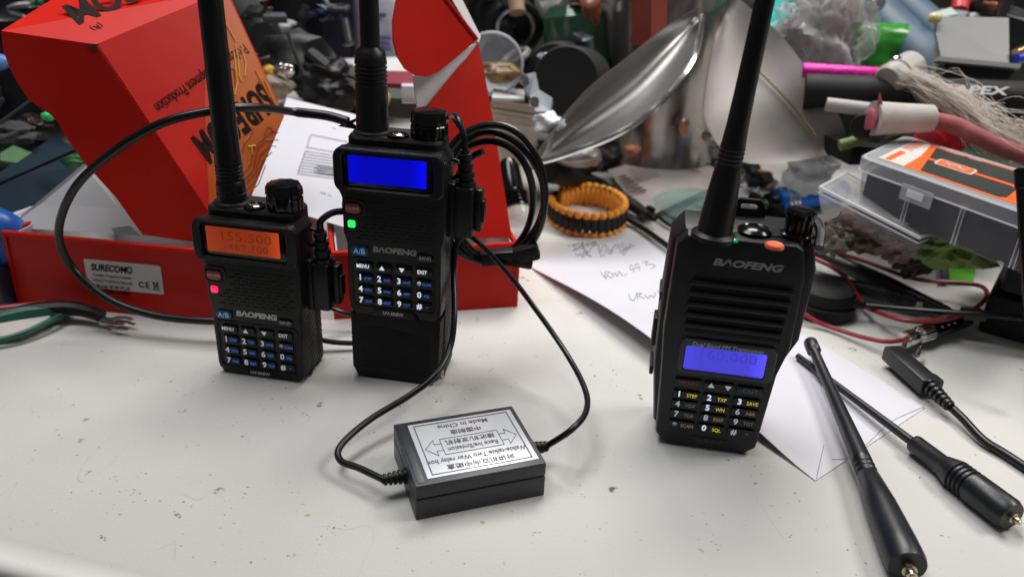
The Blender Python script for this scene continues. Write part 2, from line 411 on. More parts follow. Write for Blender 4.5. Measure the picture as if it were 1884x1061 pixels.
    if extended:
        bm = nb(); slab(bm, [(1.2, Z + .05), (3.9, Z + .05), (3.55, Z + .52), (1.5, Z + .52)], -.1, .05, .04)
    else:
        bm = nb(); slab(bm, rrect(1.6, Z + .12, 3.5, Z + .42, .1), -.03, .05, .02)
    k = obj("model_plate", bm, PL, t, False, True)
    text("lettering", "UV-5R8W", .27, WTXT, k, (2.5, -.04 if not extended else -.112, Z + .28), xs=1.0, bold=.006)
    # side buttons
    bx("talk_button", (-.2, 1.0, Z + 5.4), (.32, .8, 2.2), RUB, t, bev=.1); bx("side_button", (-.05, 1.0, Z + 3.9), (.2, .6, .7), RUB, t, bev=.08)
    if extended: bx("battery_latch", (-.12, 1.6, 3.0), (.5, .5, .95), PL, t, bev=.12)
    # top
    bm = nb(); rr_ = rrect(.05, .38, 4.95, 2.75, .6)
    loft(bm, [[(x, y, Z + 9.0) for x, y in rr_], [(x, y, Z + 9.6) for x, y in rr_], [(x, y, Z + 9.74) for x, y in offs(rr_, .1)]])
    dk = obj("top_deck", bm, PLM, t, False, True)
    obj("antenna_collar", lathe(nb(), [(1.0, 0), (.97, .12), (.87, .2)], (1.15, 1.45, Z + 9.7)), PLM, dk, False, True)
    lathe_o = obj("antenna", lathe(nb(), antenna, (1.15, 1.45, Z + 9.4), seg=28), RUB, t, False, True, 50)
    kb = obj("volume_knob", lathe(nb(), [(.92, -.12), (.95, -.02), (.95, .5), (.9, .56), (.9, .62), (.97, .66), (.95, 1.0), (.84, 1.22), (.5, 1.3), (.1, 1.3)], (4.12, 1.4, Z + 9.86), seg=60, flute=10, fd=.07), PLG, t, False, True)
    obj("torch_rim", lathe(nb(), [(.55, 0), (.55, .16), (.42, .2), (.3, .1)], (2.62, 1.0, Z + 9.70)), PLG, t, False, True)
    obj("torch_lens", lathe(nb(), [(.3, 0), (.27, .08), (.15, .14), (.02, .16)], (2.62, 1.0, Z + 9.78), seg=16), CHROME, t, False, True)
    bm = nb(); tube(bm, cr([(5.2, 1.7, Z + 8.6), (5.55, 1.7, Z + 8.5), (5.6, 1.7, Z + 7.9), (5.25, 1.7, Z + 7.6)]), .09, 8)
    obj("strap_loop", bm, PL, t, False, True)
    return t
DIG = mat("lcd_segments_orange", (.03, .01, .0), .5, emit=(.19, .016, .001), es=.8)
LCD_OR = mat("lcd_orange", (.12, .03, .01), .3, emit=(.46, .045, .004), es=.8)
LCD_BL = mat("lcd_blue", (.0, .0, .3), .3, emit=(.0, .001, .62), es=1.0)
LED_R = mat("lamp_red", (.8, .05, .1), .4, emit=(1, .01, .07), es=1.6)
LED_G = mat("lamp_green", (.1, .8, .2), .4, emit=(.01, 1, .10), es=1.2)
def rings_prof(pr, z0, n, r, dz=.22, d=.06):
    for k in range(n):
        z = z0 + k * dz; pr += [(r, z), (r - d, z + .04), (r - d, z + .1), (r, z + .14)]
    return pr
pa = [(.86, 0), (.86, .25), (.78, .5)]; pa = rings_prof(pa, .9, 1, .77); pa += [(.75, 1.3)]; pa = rings_prof(pa, 1.55, 5, .70, .2)
pa += [(.68, 2.7), (.66, 3.1), (.62, 4.2), (.6, 8), (.57, 13), (.5, 16), (.44, 16.2)]
pb = [(.92, 0), (.92, .3), (.84, .45), (.82, 1.2), (.81, 2.6)]; pb = rings_prof(pb, 2.75, 5, .80, .21); pb += [(.78, 3.95), (.70, 4.35), (.5, 4.5), (.48, 4.6), (.46, 9), (.42, 14), (.3, 14.3)]
LO, LY = (-16.3, 38.0), -9.0
MO, MY = (-8.8, 38.2), -8.0
radioL = handset("hand_radio", "shorter keypad radio with an orange screen and red lamp", LO, LY, 0, LCD_OR, [("155.500", 8.42, .72), ("-462.700", 7.85, .55)], LED_R, pa, WTXT, (WDIM, BGLOW), False)
radioM = handset("hand_radio", "taller keypad radio with a blue screen, green lamp and ribbed extended battery", MO, MY, 4.05, LCD_BL, None, LED_G, pb, mat("grey_print", (.3, .3, .3), .4), (WGLOW, BGLOW), True)

def backlight(m, e):
    nt = m.node_tree; b = nt.nodes["Principled BSDF"]; tc = nt.nodes.new("ShaderNodeTexCoord"); sp = nt.nodes.new("ShaderNodeSeparateXYZ")
    rp = nt.nodes.new("ShaderNodeValToRGB"); nt.links.new(tc.outputs["Generated"], sp.inputs[0]); nt.links.new(sp.outputs["X"], rp.inputs[0])
    r = rp.color_ramp; r.elements[0].position = 0; r.elements[0].color = (.9 * e, .9 * e, .9 * e, 1); r.elements[1].color = (1.5 * e, 1.5 * e, 1.5 * e, 1)
    k = r.elements.new(.2); k.color = (.66 * e, .66 * e, .66 * e, 1); k = r.elements.new(.8); k.color = (.72 * e, .72 * e, .72 * e, 1)
    nt.links.new(rp.outputs[0], b.inputs["Emission Strength"])
backlight(LCD_BL, 1.0); backlight(LCD_OR, .68)
# ---- the wider radio with the loudspeaker slats
RO, RY = (7.7, 33.3), -9.0
t = thing("hand_radio", "broad rugged radio with slatted speaker, yellow key lettering and low blue screen", "walkie talkie", (RO[0], RO[1], 0), RY)
TB = mat("rugged_plastic", (.013, .0135, .016), .42, bump=.2, bs=80, var=.15, spec=.35)
front = [(.55, 0), (4.4, 0), (4.95, .5), (5.2, 4.7), (5.55, 6.2), (5.5, 9.9), (5.2, 11.2), (4.9, 11.42), (.1, 11.42), (-.35, 10.9), (-.4, 6.5), (-.25, 4.5), (-.05, .6)]
obj("body", slab(nb(), front, 0, 2.2, .2, .1), TB, t, False, True)
shell = [(.4, .2), (4.6, .2), (5.15, .7), (5.35, 4.6), (6.05, 6.3), (6.1, 10.0), (5.75, 11.3), (5.3, 11.6), (.0, 11.5), (-.55, 10.8), (-.65, 6.7), (-.6, 4.2), (-.2, .8)]
obj("side_shell", slab(nb(), shell, .75, 3.5, .3, .3), TB, t, False, True)
bm = nb()
for k in range(5):
    zz = 9.05 - k * .55
    poly = [(.45 + .02 * k, zz), (5.2 - .04 * k, zz), (5.1 - .04 * k, zz + .24), (.55, zz + .24)]
    slab(bm, poly, -.16, .05, .06, 0)
obj("speaker_slats", bm, TB, t, False, True)
bm = nb()
for k in range(6): box(bm, (2.8, .0, 9.42 - k * .55), (4.4, .02, .2))
obj("speaker_mesh", bm, VOID, t, False)
text("maker_logo", "BΛOFENG", .46, mat("grey_print", (.3, .3, .3), .4), t, (2.88, -.015, 10.25), xs=1.45, bold=.02, shear=.25)
hd = obj("display_frame", frame(nb(), rrect(.5, 4.38, 5.0, 6.28, .35), rrect(.78, 4.6, 4.55, 5.9, .12), -.2, .1, .07), GREYP, t, False, True)
LCD_V = mat("lcd_violet", (.05, .05, .3), .3, emit=(.06, .05, .80), es=.95)
backlight(LCD_V, 1.0)
sc = obj("screen", slab(nb(), rrect(.76, 4.58, 4.57, 5.92, .05), -.1, .05, 0), LCD_V, t, False)
DIG2 = mat("lcd_segments_blue", (.02, .02, .1), .5, emit=(.04, .036, .50), es=1.0)
text("screen_digits", "160.000", .72, DIG2, sc, (2.75, -.112, 5.5), xs=1.1, bold=.004, space=1.1)
text("lettering", "Dual Band FM Transceiver", .31, WTXT, hd, (2.68, -.215, 6.06), shear=.2, xs=1.0)
YG = mat("yellow_print", (.6, .5, .08), .5, emit=(.9, .72, .03), es=.42)
YD = mat("dull_yellow_print", (.4, .36, .2), .5, emit=(.5, .4, .1), es=.1)
GD = mat("grey_key_print", (.35, .35, .35), .5)
def rkey(cx, zz, w, h, a, f=None, ma=WGLOW, mf=YG):
    k = obj("key", slab(nb(), rrect(cx - w / 2, zz - h / 2, cx + w / 2, zz + h / 2, .12), -.1, .05, .05), PLG, t, False, True)
    if f is None and len(a) > 1: text("lettering", a, .33, ma, k, (cx, -.112, zz), xs=1.05)
    else:
        text("lettering", a, .44, ma, k, (cx - .34, -.112, zz + (-.08 if a == "*" else 0)), bold=.012)
        text("function_lettering", f, .27, mf, k, (cx + .27, -.112, zz - .03), xs=.9, bold=.003)
rkey(1.15, 3.82, 1.3, .5, "MENU", None, mat("dark_red_print", (.3, .03, .03), .5)); rkey(4.1, 3.8, 1.3, .5, "EXIT", None, mat("steel_blue_print", (.08, .2, .32), .5))
k = obj("arrow_key", slab(nb(), rrect(1.9, 3.57, 3.35, 4.07, .12), -.1, .05, .05), PLG, t, False, True)
obj("arrow_mark", tri(nb(), 2.25, 3.86, .16, True, -.125), WDIM, k, False); obj("arrow_mark", tri(nb(), 3.05, 3.82, .16, False, -.125), WDIM, k, False)
for zz, r in ((3.14, [("1", "STEP", WGLOW, YG), ("2", "TXP", WGLOW, YG), ("3", "SAVE", WGLOW, YG)]), (2.56, [("4", "VOX", WDIM, GD), ("5", "WN", WGLOW, YG), ("6", "ABR", WDIM, YD)]),
              (1.97, [("7", "TDR", WDIM, GD), ("8", "BEEP", WDIM, YD), ("9", "TOT", WDIM, GD)]), (1.36, [("*", "SCAN", WDIM, YD), ("0", "SQL", WGLOW, YG), ("#", "⊸", WDIM, GD)])):
    for (a, f, m1, m2), cx in zip(r, (1.15, 2.6, 4.05)): rkey(cx, zz, 1.3, .46, a, f, m1, m2)
k = obj("model_plate", slab(nb(), rrect(1.7, .35, 3.5, .75, .08), -.04, .05, .02), TB, t, False, True)
text("lettering", "UV-9R PLUS", .24, mat("faint_print", (.06, .06, .065), .5), k, (2.6, -.05, .55))
bx("talk_button", (-.68, 1.9, 5.6), (.3, 1.0, 1.6), RUB, t, bev=.1)
for zz in (7.6, 3.4): bx("side_rib", (-.62, 2.2, zz), (.2, 1.6, .5), TB, t, bev=.08)
bx("belt_clip", (2.6, 3.75, 6.5), (2.0, .4, 6.0), PL, t, bev=.1)
inv = Matrix.Rotation(R(-RY), 3, 'Z')
def rl(x, y, z): 
    p = G(x, y, z) - Vector((RO[0], RO[1], 0)); p = inv @ p; return p
TOP = 11.5
p = rl(1313, 432, TOP); ax = Vector((.0, -.0, 1))
pr = [(1.0, -.1), (1.0, .12), (.88, .2), (.78, .25), (.76, 1.0)]
pr += [(.66, 2.2), (.57, 3.2)]; pr = rings_prof(pr, 3.3, 4, .55, .2, .035); pr += [(.52, 4.2), (.47, 5.0), (.43, 6.5), (.40, 9), (.37, 13), (.33, 16.2), (.26, 16.4)]
obj("antenna", lathe(nb(), pr, (p.x, p.y, TOP - .05), (.048, 0, 1), seg=28), RUB, t, False, True, 50)
p = rl(1388, 425, TOP); obj("torch_lens", lathe(nb(), [(.78, -.1), (.78, .12), (.62, .22), (.55, .16), (.4, .24), (.1, .28)], (p.x, p.y, TOP - .05)), PLG, t, False, True)
p = rl(1425, 452, TOP); obj("alarm_button", lathe(nb(), [(.42, 0), (.42, .1), (.37, .17), (.3, .15), (.05, .15)], (p.x, p.y, TOP - .08)), mat("orange_rubber", (.75, .13, .04), .45), t, False, True)
p = rl(1352, 442, TOP); obj("status_lamp", lathe(nb(), [(.14, 0), (.12, .1), (.02, .14)], (p.x, p.y, TOP - .06), seg=12), mat("lamp_green_dim", (.0, .2, .03), .2, emit=(0, .8, .1), es=.35), t, False, True)
p = rl(1466, 432, TOP)
obj("volume_knob", lathe(nb(), [(.82, -.1), (.8, .2), (.62, .25), (.62, .95), (.68, 1.0), (.68, 1.2), (.55, 1.35), (.1, 1.4)], (p.x, p.y, TOP - .1), seg=60, flute=10, fd=.1), PLG, t, False, True)
# raised shoulder round the knob and the strap eye behind the lens
bm = nb(); tube(bm, cr([(p.x + .85, p.y - .9, TOP - .2), (p.x + .95, p.y, TOP + .35), (p.x + .7, p.y + .9, TOP + .5), (p.x - .2, p.y + 1.2, TOP + .1)]), .22, 8)
obj("shoulder_guard", bm, TB, t, False, True)
p = rl(1376, 402, TOP)
bm = nb(); slab(bm, [(p.x - .95, TOP - .2), (p.x + .95, TOP - .2), (p.x + .75, TOP + .15), (p.x + .62, TOP + .75), (p.x + .45, TOP + .9), (p.x - .45, TOP + .9), (p.x - .62, TOP + .75), (p.x - .75, TOP + .15)], p.y + .15, p.y + .4, .06)
bmesh.ops.translate(bm, vec=(0, 0, 0), verts=bm.verts); bm.free()
o_ = [(p.x + a * 1.0, TOP + b_) for a, b_ in ((-.95, -.2), (.95, -.2), (.78, .15), (.66, .72), (.48, .9), (-.48, .9), (-.66, .72), (-.78, .15))]
i_ = [(p.x + a, TOP + b_) for a, b_ in ((-.36, .42), (.36, .42), (.4, .46), (.4, .62), (.34, .68), (-.34, .68), (-.4, .62), (-.4, .46))]
bm = nb(); loft(bm, [[(x, y, z) for x, z in q] for q, y in ((i_, p.y + .4), (o_, p.y + .4), (o_, p.y + .15), (i_, p.y + .15), (i_, p.y + .4))], caps=(False, False))
obj("strap_eye", bm, TB, t, False)

# ------------------------------------------------------------------ relay box
BO, BY = G(765, 957), 20.4
BOXM = mat("slate_plastic", (.026, .029, .036), .42, bump=.1, bs=60, var=.12)
rb = thing("relay_box", "small dark relay box with a silver printed label and a cable at each end", "electronics box", (BO.x, BO.y, 0), BY)
BWd, BDp, BH = 6.02, 4.75, 1.85
bx("base", (BWd / 2, BDp / 2, BH * .29), (BWd, BDp, BH * .58), BOXM, rb, bev=.06)
bx("lid", (BWd / 2, BDp / 2, BH * .61 + BH * .195), (BWd, BDp, BH * .39), BOXM, rb, bev=.09)
bx("seam", (BWd / 2, BDp / 2, BH * .6), (BWd - .12, BDp - .12, .12), VOID, rb, bev=0)
bx("end_ridge", (.3, BDp / 2, BH + .0), (.34, BDp - .3, .06), BOXM, rb, bev=.02)
lx0, lx1, ly0, ly1 = .62, 5.78, .35, 4.42
LBL = mat("silver_label", (.60, .62, .66), .30, .25, var=.04, vs=3)
lb = bx("label", ((lx0 + lx1) / 2, (ly0 + ly1) / 2, BH + .012), (lx1 - lx0, ly1 - ly0, .02), LBL, rb, bev=.004)
LX, LYC, LZ = (lx0 + lx1) / 2, (ly0 + ly1) / 2, BH + .03
FLAT180 = Matrix(((-1, 0, 0), (0, -1, 0), (0, 0, 1)))
LINK = mat("label_ink", (.05, .05, .06), .5)
def lt(s, size, dx, dy, **k): text("lettering", s, size, LINK, lb, (LX - dx, LYC - dy, LZ), rot=FLAT180, bold=.006, **k)
lt("对讲机双向中继盒", .38, .0, 1.50, xs=1.05)
lt("Walkie-talkie Two Wav relay box", .43, .0, 1.02, xs=.80)
lt("Rece Ive/Emission", .43, 0, .28, xs=.78)
lt("接收机/发射机", .38, 0, -.26)
lt("中国制造", .38, 0, -.98)
lt("Made in China", .43, 0, -1.50)
bm = nb()
def line2(bm, a, b_, w=.03, z=LZ, th=.012):
    a, b_ = Vector((*a, z)), Vector((*b_, z)); d = (b_ - a).normalized() * w / 2; n = Vector((-d.y, d.x, 0))
    q = [a - n - d, b_ - n + d, b_ + n + d, a + n - d]
    loft(bm, [q, [p + Vector((0, 0, th)) for p in q]])
def poly2(bm, pts, w=.03):
    for a, b_ in zip(pts, pts[1:] + pts[:1]): line2(bm, a, b_, w)
fx, fy = 2.32, 1.85
poly2(bm, [(LX - fx, LYC - fy), (LX + fx, LYC - fy), (LX + fx, LYC + fy), (LX - fx, LYC + fy)], .045)
poly2(bm, [(LX - 1.4, LYC - .62), (LX + 1.4, LYC - .62), (LX + 1.4, LYC + .55), (LX - 1.4, LYC + .55)], .025)
for s in (-1, 1):
    pts = [(1.4, -.28), (1.72, -.28), (1.72, -.62), (2.2, -.03), (1.72, .55), (1.72, .22), (1.4, .22)]
    for a, b_ in zip(pts, pts[1:]): line2(bm, (LX + s * a[0], LYC + a[1]), (LX + s * b_[0], LYC + b_[1]), .025)
obj("printed_frame", bm, LINK, lb, False)
CAB = mat("black_cable_jacket", (.007, .007, .0085), .33, var=.15, vs=8, spec=.4)
def boot(bm, a, d, L, r0, r1, n=5):
    d = Vector(d).normalized(); pr = []
    for k in range(n):
        h = L * k / n; r = r0 + (r1 - r0) * k / n
        pr += [(r, h), (r, h + L / n * .55), (r * .72, h + L / n * .6), (r * .72, h + L / n * .95)]
    return lathe(bm, pr, a, d, 16)
# right-hand lead: box end, up off the table and into the hanging coil
cc = (905, 362); YC = 41.0
coil = []
for k in range(0, 46):
    a = R(150 - k * 25)
    tq = k / 45.0
    rx = 107 - 36 * tq + 4 * math.sin(k * .7); ry = 131 - 34 * tq + 4 * math.sin(k * .5)
    coil.append(D(cc[0] + 2 * math.sin(k) + rx * math.cos(a), cc[1] - ry * math.sin(a) + 8 * tq, YC + .55 * math.sin(k * .9) + 1.2 * tq))
wb = wmat(rb)
def bw(x, y, z): return wb @ (Vector((x, y, z)) * S) / S
rcon = bw(BWd, BDp * .46, 1.0); lcon = bw(0, BDp * .42, .9)
bdir = (bw(1, 0, 0) - bw(0, 0, 0))
lead = [rcon + bdir * .9, D(1050, 791, 30.7), D(1078, 757, 32.3), D(1076, 715, 34.4), D(1042, 650, 37.4), D(990, 575, 39.6), D(935, 503, 40.4), D(880, 445, 40.6), D(850, 425, 41)]
c_r = obj("cable", tube(nb(), cr(lead, 10), .155, 12), CAB, rb, smooth=True)
obj("strain_relief", boot(nb(), rcon, bdir, 1.0, .36, .24), RUB, c_r, smooth=True)
lead2 = [lcon - bdir * 1.0, D(662, 861, 29.0), D(626, 846, 29.6), D(628, 818, 30.5), D(680, 772, 32.2), D(752, 728, 33.9), D(800, 690, 34.9), D(828, 640, 36.5), D(836, 580, 37.8), D(835, 500, 39.8), D(842, 445, 40.5), D(870, 415, 41.5)]
c_l = obj("cable", tube(nb(), cr(lead2, 10), .165, 12), CAB, rb, smooth=True)
obj("strain_relief", boot(nb(), lcon, -bdir, 1.1, .36, .24), RUB, c_l, smooth=True)
cl = obj("coiled_cable", tube(nb(), cr(coil, 4), .20, 10), CAB, rb, smooth=True)
bm = nb()
for dx, dy, w, h, a in ((915, 472, 1.9, .8, 8), (945, 478, 2.2, .55, -8), (968, 466, 1.5, .9, 20)):
    c = D(dx, dy, 41.2); box(bm, c, (w, .9, h), Matrix.Rotation(R(-a), 3, 'Y'), .18)
obj("cable_tie", bm, RUB, cl, smooth=True)
# the two plugs, one in the side of each keypad radio
def plug(wm, Z, up_px, cable, cable_pts):
    def P(x, y, z): return wm @ (Vector((x, y, z)) * S) / S
    rot = wm.to_3x3()
    bm = nb(); box(bm, P(6.05, 1.3, Z + 6.1), (1.0, 1.25, 2.7), rot, .18); box(bm, P(6.75, 1.5, Z + 6.15), (.4, .8, 2.3), rot, .15); box(bm, P(6.98, 1.5, Z + 6.1), (.2, .6, 1.2), rot, .08)
    box(bm, P(5.42, 1.3, Z + 6.15), (.4, 1.1, 2.9), rot, .1)
    pg = obj("plug", bm, RUB, cable, smooth=True)
    obj("strain_relief", boot(nb(), P(6.1, 1.3, Z + 7.4), P(5.95, 1.3, Z + 9.6) - P(6.1, 1.3, Z + 7.4), 1.9, .5, .3, 4), RUB, cable, smooth=True)
    return P
wm_, wl_ = wmat(radioM), wmat(radioL)
P = plug(wm_, 4.05, None, c_r, None)
obj("plug_lead", tube(nb(), cr([P(6.0, 1.3, 13.3), P(5.9, 1.3, 14.1), P(5.4, 2.0, 14.75), P(4.8, 3.6, 14.4), P(5.0, 4.6, 13.6)]), .16, 10), CAB, c_r, smooth=True)
P = plug(wl_, -.45, None, c_l, None)
obj("plug_lead", tube(nb(), cr([P(6.0, 1.3, 8.8), P(6.1, 1.35, 9.3), P(6.7, 2.0, 9.6), P(7.6, 3.4, 9.1), P(8.2, 5.5, 8.2)]), .18, 10), CAB, c_l, smooth=True)
obj("hanging_lead", tube(nb(), cr([D(588, 540, 42.5), D(602, 562, 43), D(640, 576, 43.4), D(690, 580, 43.5)]), .16, 10), CAB, c_l, smooth=True)
obj("trailing_lead", tube(nb(), cr([D(560, 612, 41), D(600, 627, 41), D(650, 631, 41.2), D(700, 628, 41.4)]), .16, 10), CAB, c_l, smooth=True)

# big loop of coax behind the short radio
lp = [D(640, 224, 46), D(600, 213, 46.3), D(540, 206, 46), D(470, 198, 43.5), D(405, 202, 42.0), D(300, 226, 41.0), D(205, 282, 41.0), D(135, 350, 41.5), D(108, 430, 42.2), D(135, 495, 42.6), D(200, 550, 42.0), D(285, 580, 41.5), D(380, 590, 41.3), D(480, 590, 41.6)]
cx_ = obj("coax_cable", tube(nb(), cr(lp, 8), lambda t_: .29 if t_ < .15 else .24, 12), CAB, smooth=True)
tag(cx_, "thick black cable looping out from behind the orange-screened radio", "cable")
bm = nb(); e_ = D(640, 224, 46); panel(bm, [e_, e_ + Vector((1.0, 0, .45)), e_ + Vector((.3, 0, -.1)), e_ + Vector((.9, 0, -.5)), e_ + Vector((-.6, 0, -.3))], .08)
obj("torn_sleeve", bm, RUB, cx_)

# ------------------------------------------------------------------ red card boxes
def wall(bm, a, b_, h, th=.25, lean=0.0):
    a, b_ = Vector(a), Vector(b_); d = (b_ - a).normalized(); n = Vector((-d.y, d.x, 0)) * th
    q = [a, b_, b_ + n, a + n]
    return loft(bm, [q, [p + Vector((0, 0, h)) + n.normalized() * lean for p in q]])
def tray(label, a, b_, dep, h, name):
    t_ = thing(name, label, "box", ((a.x + b_.x) / 2, (a.y + b_.y) / 2, 0), 0)
    d = (b_ - a).normalized(); n = Vector((-d.y, d.x, 0))
    bm = nb(); wall(bm, a, b_, h, .22, .15)
    fr = obj("front_wall", bm, RED, t_)
    bm = nb(); tube(bm, [a + Vector((0, 0, h)) + n * .22, b_ + Vector((0, 0, h)) + n * .22], .2, 10); obj("folded_rim", bm, RED, fr, smooth=True)
    bm = nb(); wall(bm, b_, b_ + n * dep, h); wall(bm, b_ + n * dep, a + n * dep, h); wall(bm, a + n * dep, a, h); obj("side_walls", bm, RED, t_)
    bm = nb()
    i0, i1 = a + d * .3 + n * .3, b_ - d * .3 + n * .3
    loft(bm, [[i0 + Vector((0, 0, .2)), i1 + Vector((0, 0, .2)), i1 + n * (dep - .7) + Vector((0, 0, .2)), i0 + n * (dep - .7) + Vector((0, 0, .2))], [i0 + Vector((0, 0, .3)), i1 + Vector((0, 0, .3)), i1 + n * (dep - .7) + Vector((0, 0, .3)), i0 + n * (dep - .7) + Vector((0, 0, .3))]])
    wall(bm, i0 + n * (dep - .9), i1 + n * (dep - .9), h - .1, .1); wall(bm, i0 + d * .05, i0 + d * .05 + n * (dep - .9), h - .15, -.1); wall(bm, i1 - d * .05, i1 - d * .05 + n * (dep - .9), h - .15, .1)
    obj("inner_lining", bm, CARD, t_)
    return t_, d, n
a, b_ = G(33, 557), G(390, 593); d_ = (b_ - a).normalized(); b_ = a + d_ * 16.5
TH = 4.75
b1, d1, n1 = tray("open red card box with a white maker sticker, its lid standing up", a, b_, 11, TH, "card_box")
# sticker
def sticker(t_, a, d, n, u0, w, z0, h, full=True):
    rot = Matrix((d, Vector((0, 0, 1)), -n)).transposed(); nn = -n * .03
    o0 = a + d * u0 + Vector((0, 0, z0)) + nn
    def Pt(u, z): return o0 + d * u + Vector((0, 0, z)) + n * (.15 * (z0 + z) / TH)
    bm = nb(); loft(bm, [[Pt(x, z) for x, z in rrect(0, 0, w, h, .12)], [Pt(x, z) - n * .015 for x, z in rrect(0, 0, w, h, .12)]])
    st = obj("sticker", bm, mat("sticker_white", (.62, .58, .56), .5), t_)
    if not full: return st
    def T(s, size, u, z, **k): text("lettering", s, size, DINK, st, Pt(u, z) - n * .03, rot=rot, world_space=True, **k)
    T("SURECOM®", .62, 1.75, h - .52, bold=.02, xs=.82, shear=.25)
    T("Portable Frequency Counter", .29, 1.75, h - 1.02, xs=.76); T("With CTCSS/DCS Decoder", .29, 1.75, h - 1.40, xs=.8)
    T("Model: SF-401PLUS", .31, 1.7, h - 1.78, xs=.9, bold=.004); T("MADE IN CHINA", .31, 1.7, h - 2.13, bold=.006, xs=.92)
    T("CE", .56, w - 1.25, .52, bold=.012, space=1.2)
    bm = nb()
    def L2(p, q): 
        tube(bm, [Pt(*p) - n * .03, Pt(*q) - n * .03], .022, 4)
    L2((w - .7, .25), (w - .25, .85)); L2((w - .7, .85), (w - .25, .25)); L2((w - .65, .75), (w - .3, .75)); L2((w - .62, .75), (w - .58, .28)); L2((w - .33, .75), (w - .37, .28)); L2((w - .6, .28), (w - .36, .28)); 
    obj("bin_symbol", bm, DINK, st)
    return st
pS = G(33, 557)
stA = onplane(152, 476, a, n1); stB = onplane(302, 542, a, n1); stC = onplane(298, 491, a, n1)
u0 = (stA - a).dot(d1); sticker(b1, a, d1, n1, u0, (stB - a).dot(d1) - u0, stB.z, stA.z - stB.z - .02)
# standing lid : dark end, bright printed face, top flap
P1, P2, PT, P4 = D(2, 57, 44.9), D(176, 82, 45.5), D(418, -18, 52.5), D(160, -40, 54)
PB = D(432, 462, 44.95)
nD = (P2 - P1).cross(PB - P1).normalized()
def onD(x, y, off=0): return onplane(x, y, P1, nD)
dark = [P1, P2, PB, onD(362, 446), onD(262, 432), onD(212, 362), onD(160, 305), onD(122, 254), onD(105, 223), onD(93, 211), onD(71, 197), onD(51, 181), onD(31, 151), onD(17, 124), onD(6, 93)]
bm = nb(); panel(bm, dark, .14, mb=1); lid = obj("end_flap", bm, [RED, WHITEC], b1)
nB = (PT - P2).cross(PB - P2).normalized()
PR = onplane(523, 213, P2, nB); PB2 = onplane(452, 385, P2, nB)
bm = nb(); panel(bm, [P2 + (PT - P2) * .012, PT, PR, PB2, PB], .14, mb=1); face = obj("lid", bm, [RED, WHITEC], b1)
bm = nb(); panel(bm, [P1, P2, PT, P4], .14, mb=1); topf = obj("top_flap", bm, [RED, WHITEC], b1)
# small torn fold at the corner, in near-black brown
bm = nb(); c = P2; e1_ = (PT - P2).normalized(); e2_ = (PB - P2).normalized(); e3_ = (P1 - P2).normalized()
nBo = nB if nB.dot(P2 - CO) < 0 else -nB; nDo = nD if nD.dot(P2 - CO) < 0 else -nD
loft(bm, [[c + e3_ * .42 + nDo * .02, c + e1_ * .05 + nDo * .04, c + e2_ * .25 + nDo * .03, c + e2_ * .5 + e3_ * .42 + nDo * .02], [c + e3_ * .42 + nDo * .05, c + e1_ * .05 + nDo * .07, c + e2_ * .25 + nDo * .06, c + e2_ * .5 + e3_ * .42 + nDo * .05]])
obj("torn_corner", bm, mat("torn_card_dark", (.05, .03, .028), .8), topf)
# orange print on the face
def onB(x, y, k=.02): return onplane(x, y, P2, nB) + nBo * k
ORG = bpy.data.materials.new("orange_print"); ORG.use_nodes = True; nt = ORG.node_tree; pb_ = nt.nodes["Principled BSDF"]
tc = nt.nodes.new("ShaderNodeTexCoord"); sp = nt.nodes.new("ShaderNodeSeparateXYZ"); cr_ = nt.nodes.new("ShaderNodeValToRGB"); mr = nt.nodes.new("ShaderNodeMapRange")
nz = nt.nodes.new("ShaderNodeTexNoise"); nz.inputs["Scale"].default_value = 30
ad = nt.nodes.new("ShaderNodeMath"); ad.operation = 'MULTIPLY_ADD'; ad.inputs[1].default_value = .012
nt.links.new(tc.outputs["Object"], sp.inputs[0]); nt.links.new(tc.outputs["Object"], nz.inputs["Vector"]); nt.links.new(nz.outputs[0], ad.inputs[0]); nt.links.new(sp.outputs["X"], ad.inputs[2])
XO = PR.x * S - wmat(b1).translation.x
mr.inputs[1].default_value = XO - .042; mr.inputs[2].default_value = XO - .018; nt.links.new(ad.outputs[0], mr.inputs[0]); nt.links.new(mr.outputs[0], cr_.inputs[0])
cr_.color_ramp.elements[0].color = (.56, .013, .010, 1); cr_.color_ramp.elements[1].color = (.56, .13, .022, 1)
pb_.inputs["Specular IOR Level"].default_value = .3; nt.links.new(cr_.outputs[0], pb_.inputs["Base Color"]); pb_.inputs["Roughness"].default_value = .3; pb_.inputs["Coat Weight"].default_value = .06
bm = nb(); loft(bm, [[onB(*p, .005) for p in ((380, 30), (416, -14), (521, 212), (462, 362), (436, 440), (385, 390), (376, 200))], [onB(*p, .02) for p in ((380, 30), (416, -14), (521, 212), (462, 362), (436, 440), (385, 390), (376, 200))]])
pr_ = obj("printed_area", bm, ORG, face)
YL = mat("yellow_trace", (.75, .36, .03), .4); DR = mat("dark_trace", (.30, .03, .015), .4)
def traces(m, lines, r):
    bm = nb()
    for ln in lines: tube(bm, [onB(x, y, .03) for x, y in ln], r, 5, flat=1)
    obj("circuit_traces", bm, m, pr_)
traces(YL, [[(432, 80), (438, 108), (440, 140), (444, 150)], [(444, 90), (452, 118), (450, 140)], [(430, 95), (436, 150), (432, 175)], [(470, 130), (490, 168), (498, 180)], [(412, 40), (424, 60), (434, 78)], [(462, 268), (464, 285)], [(456, 270), (470, 268)]], .06)
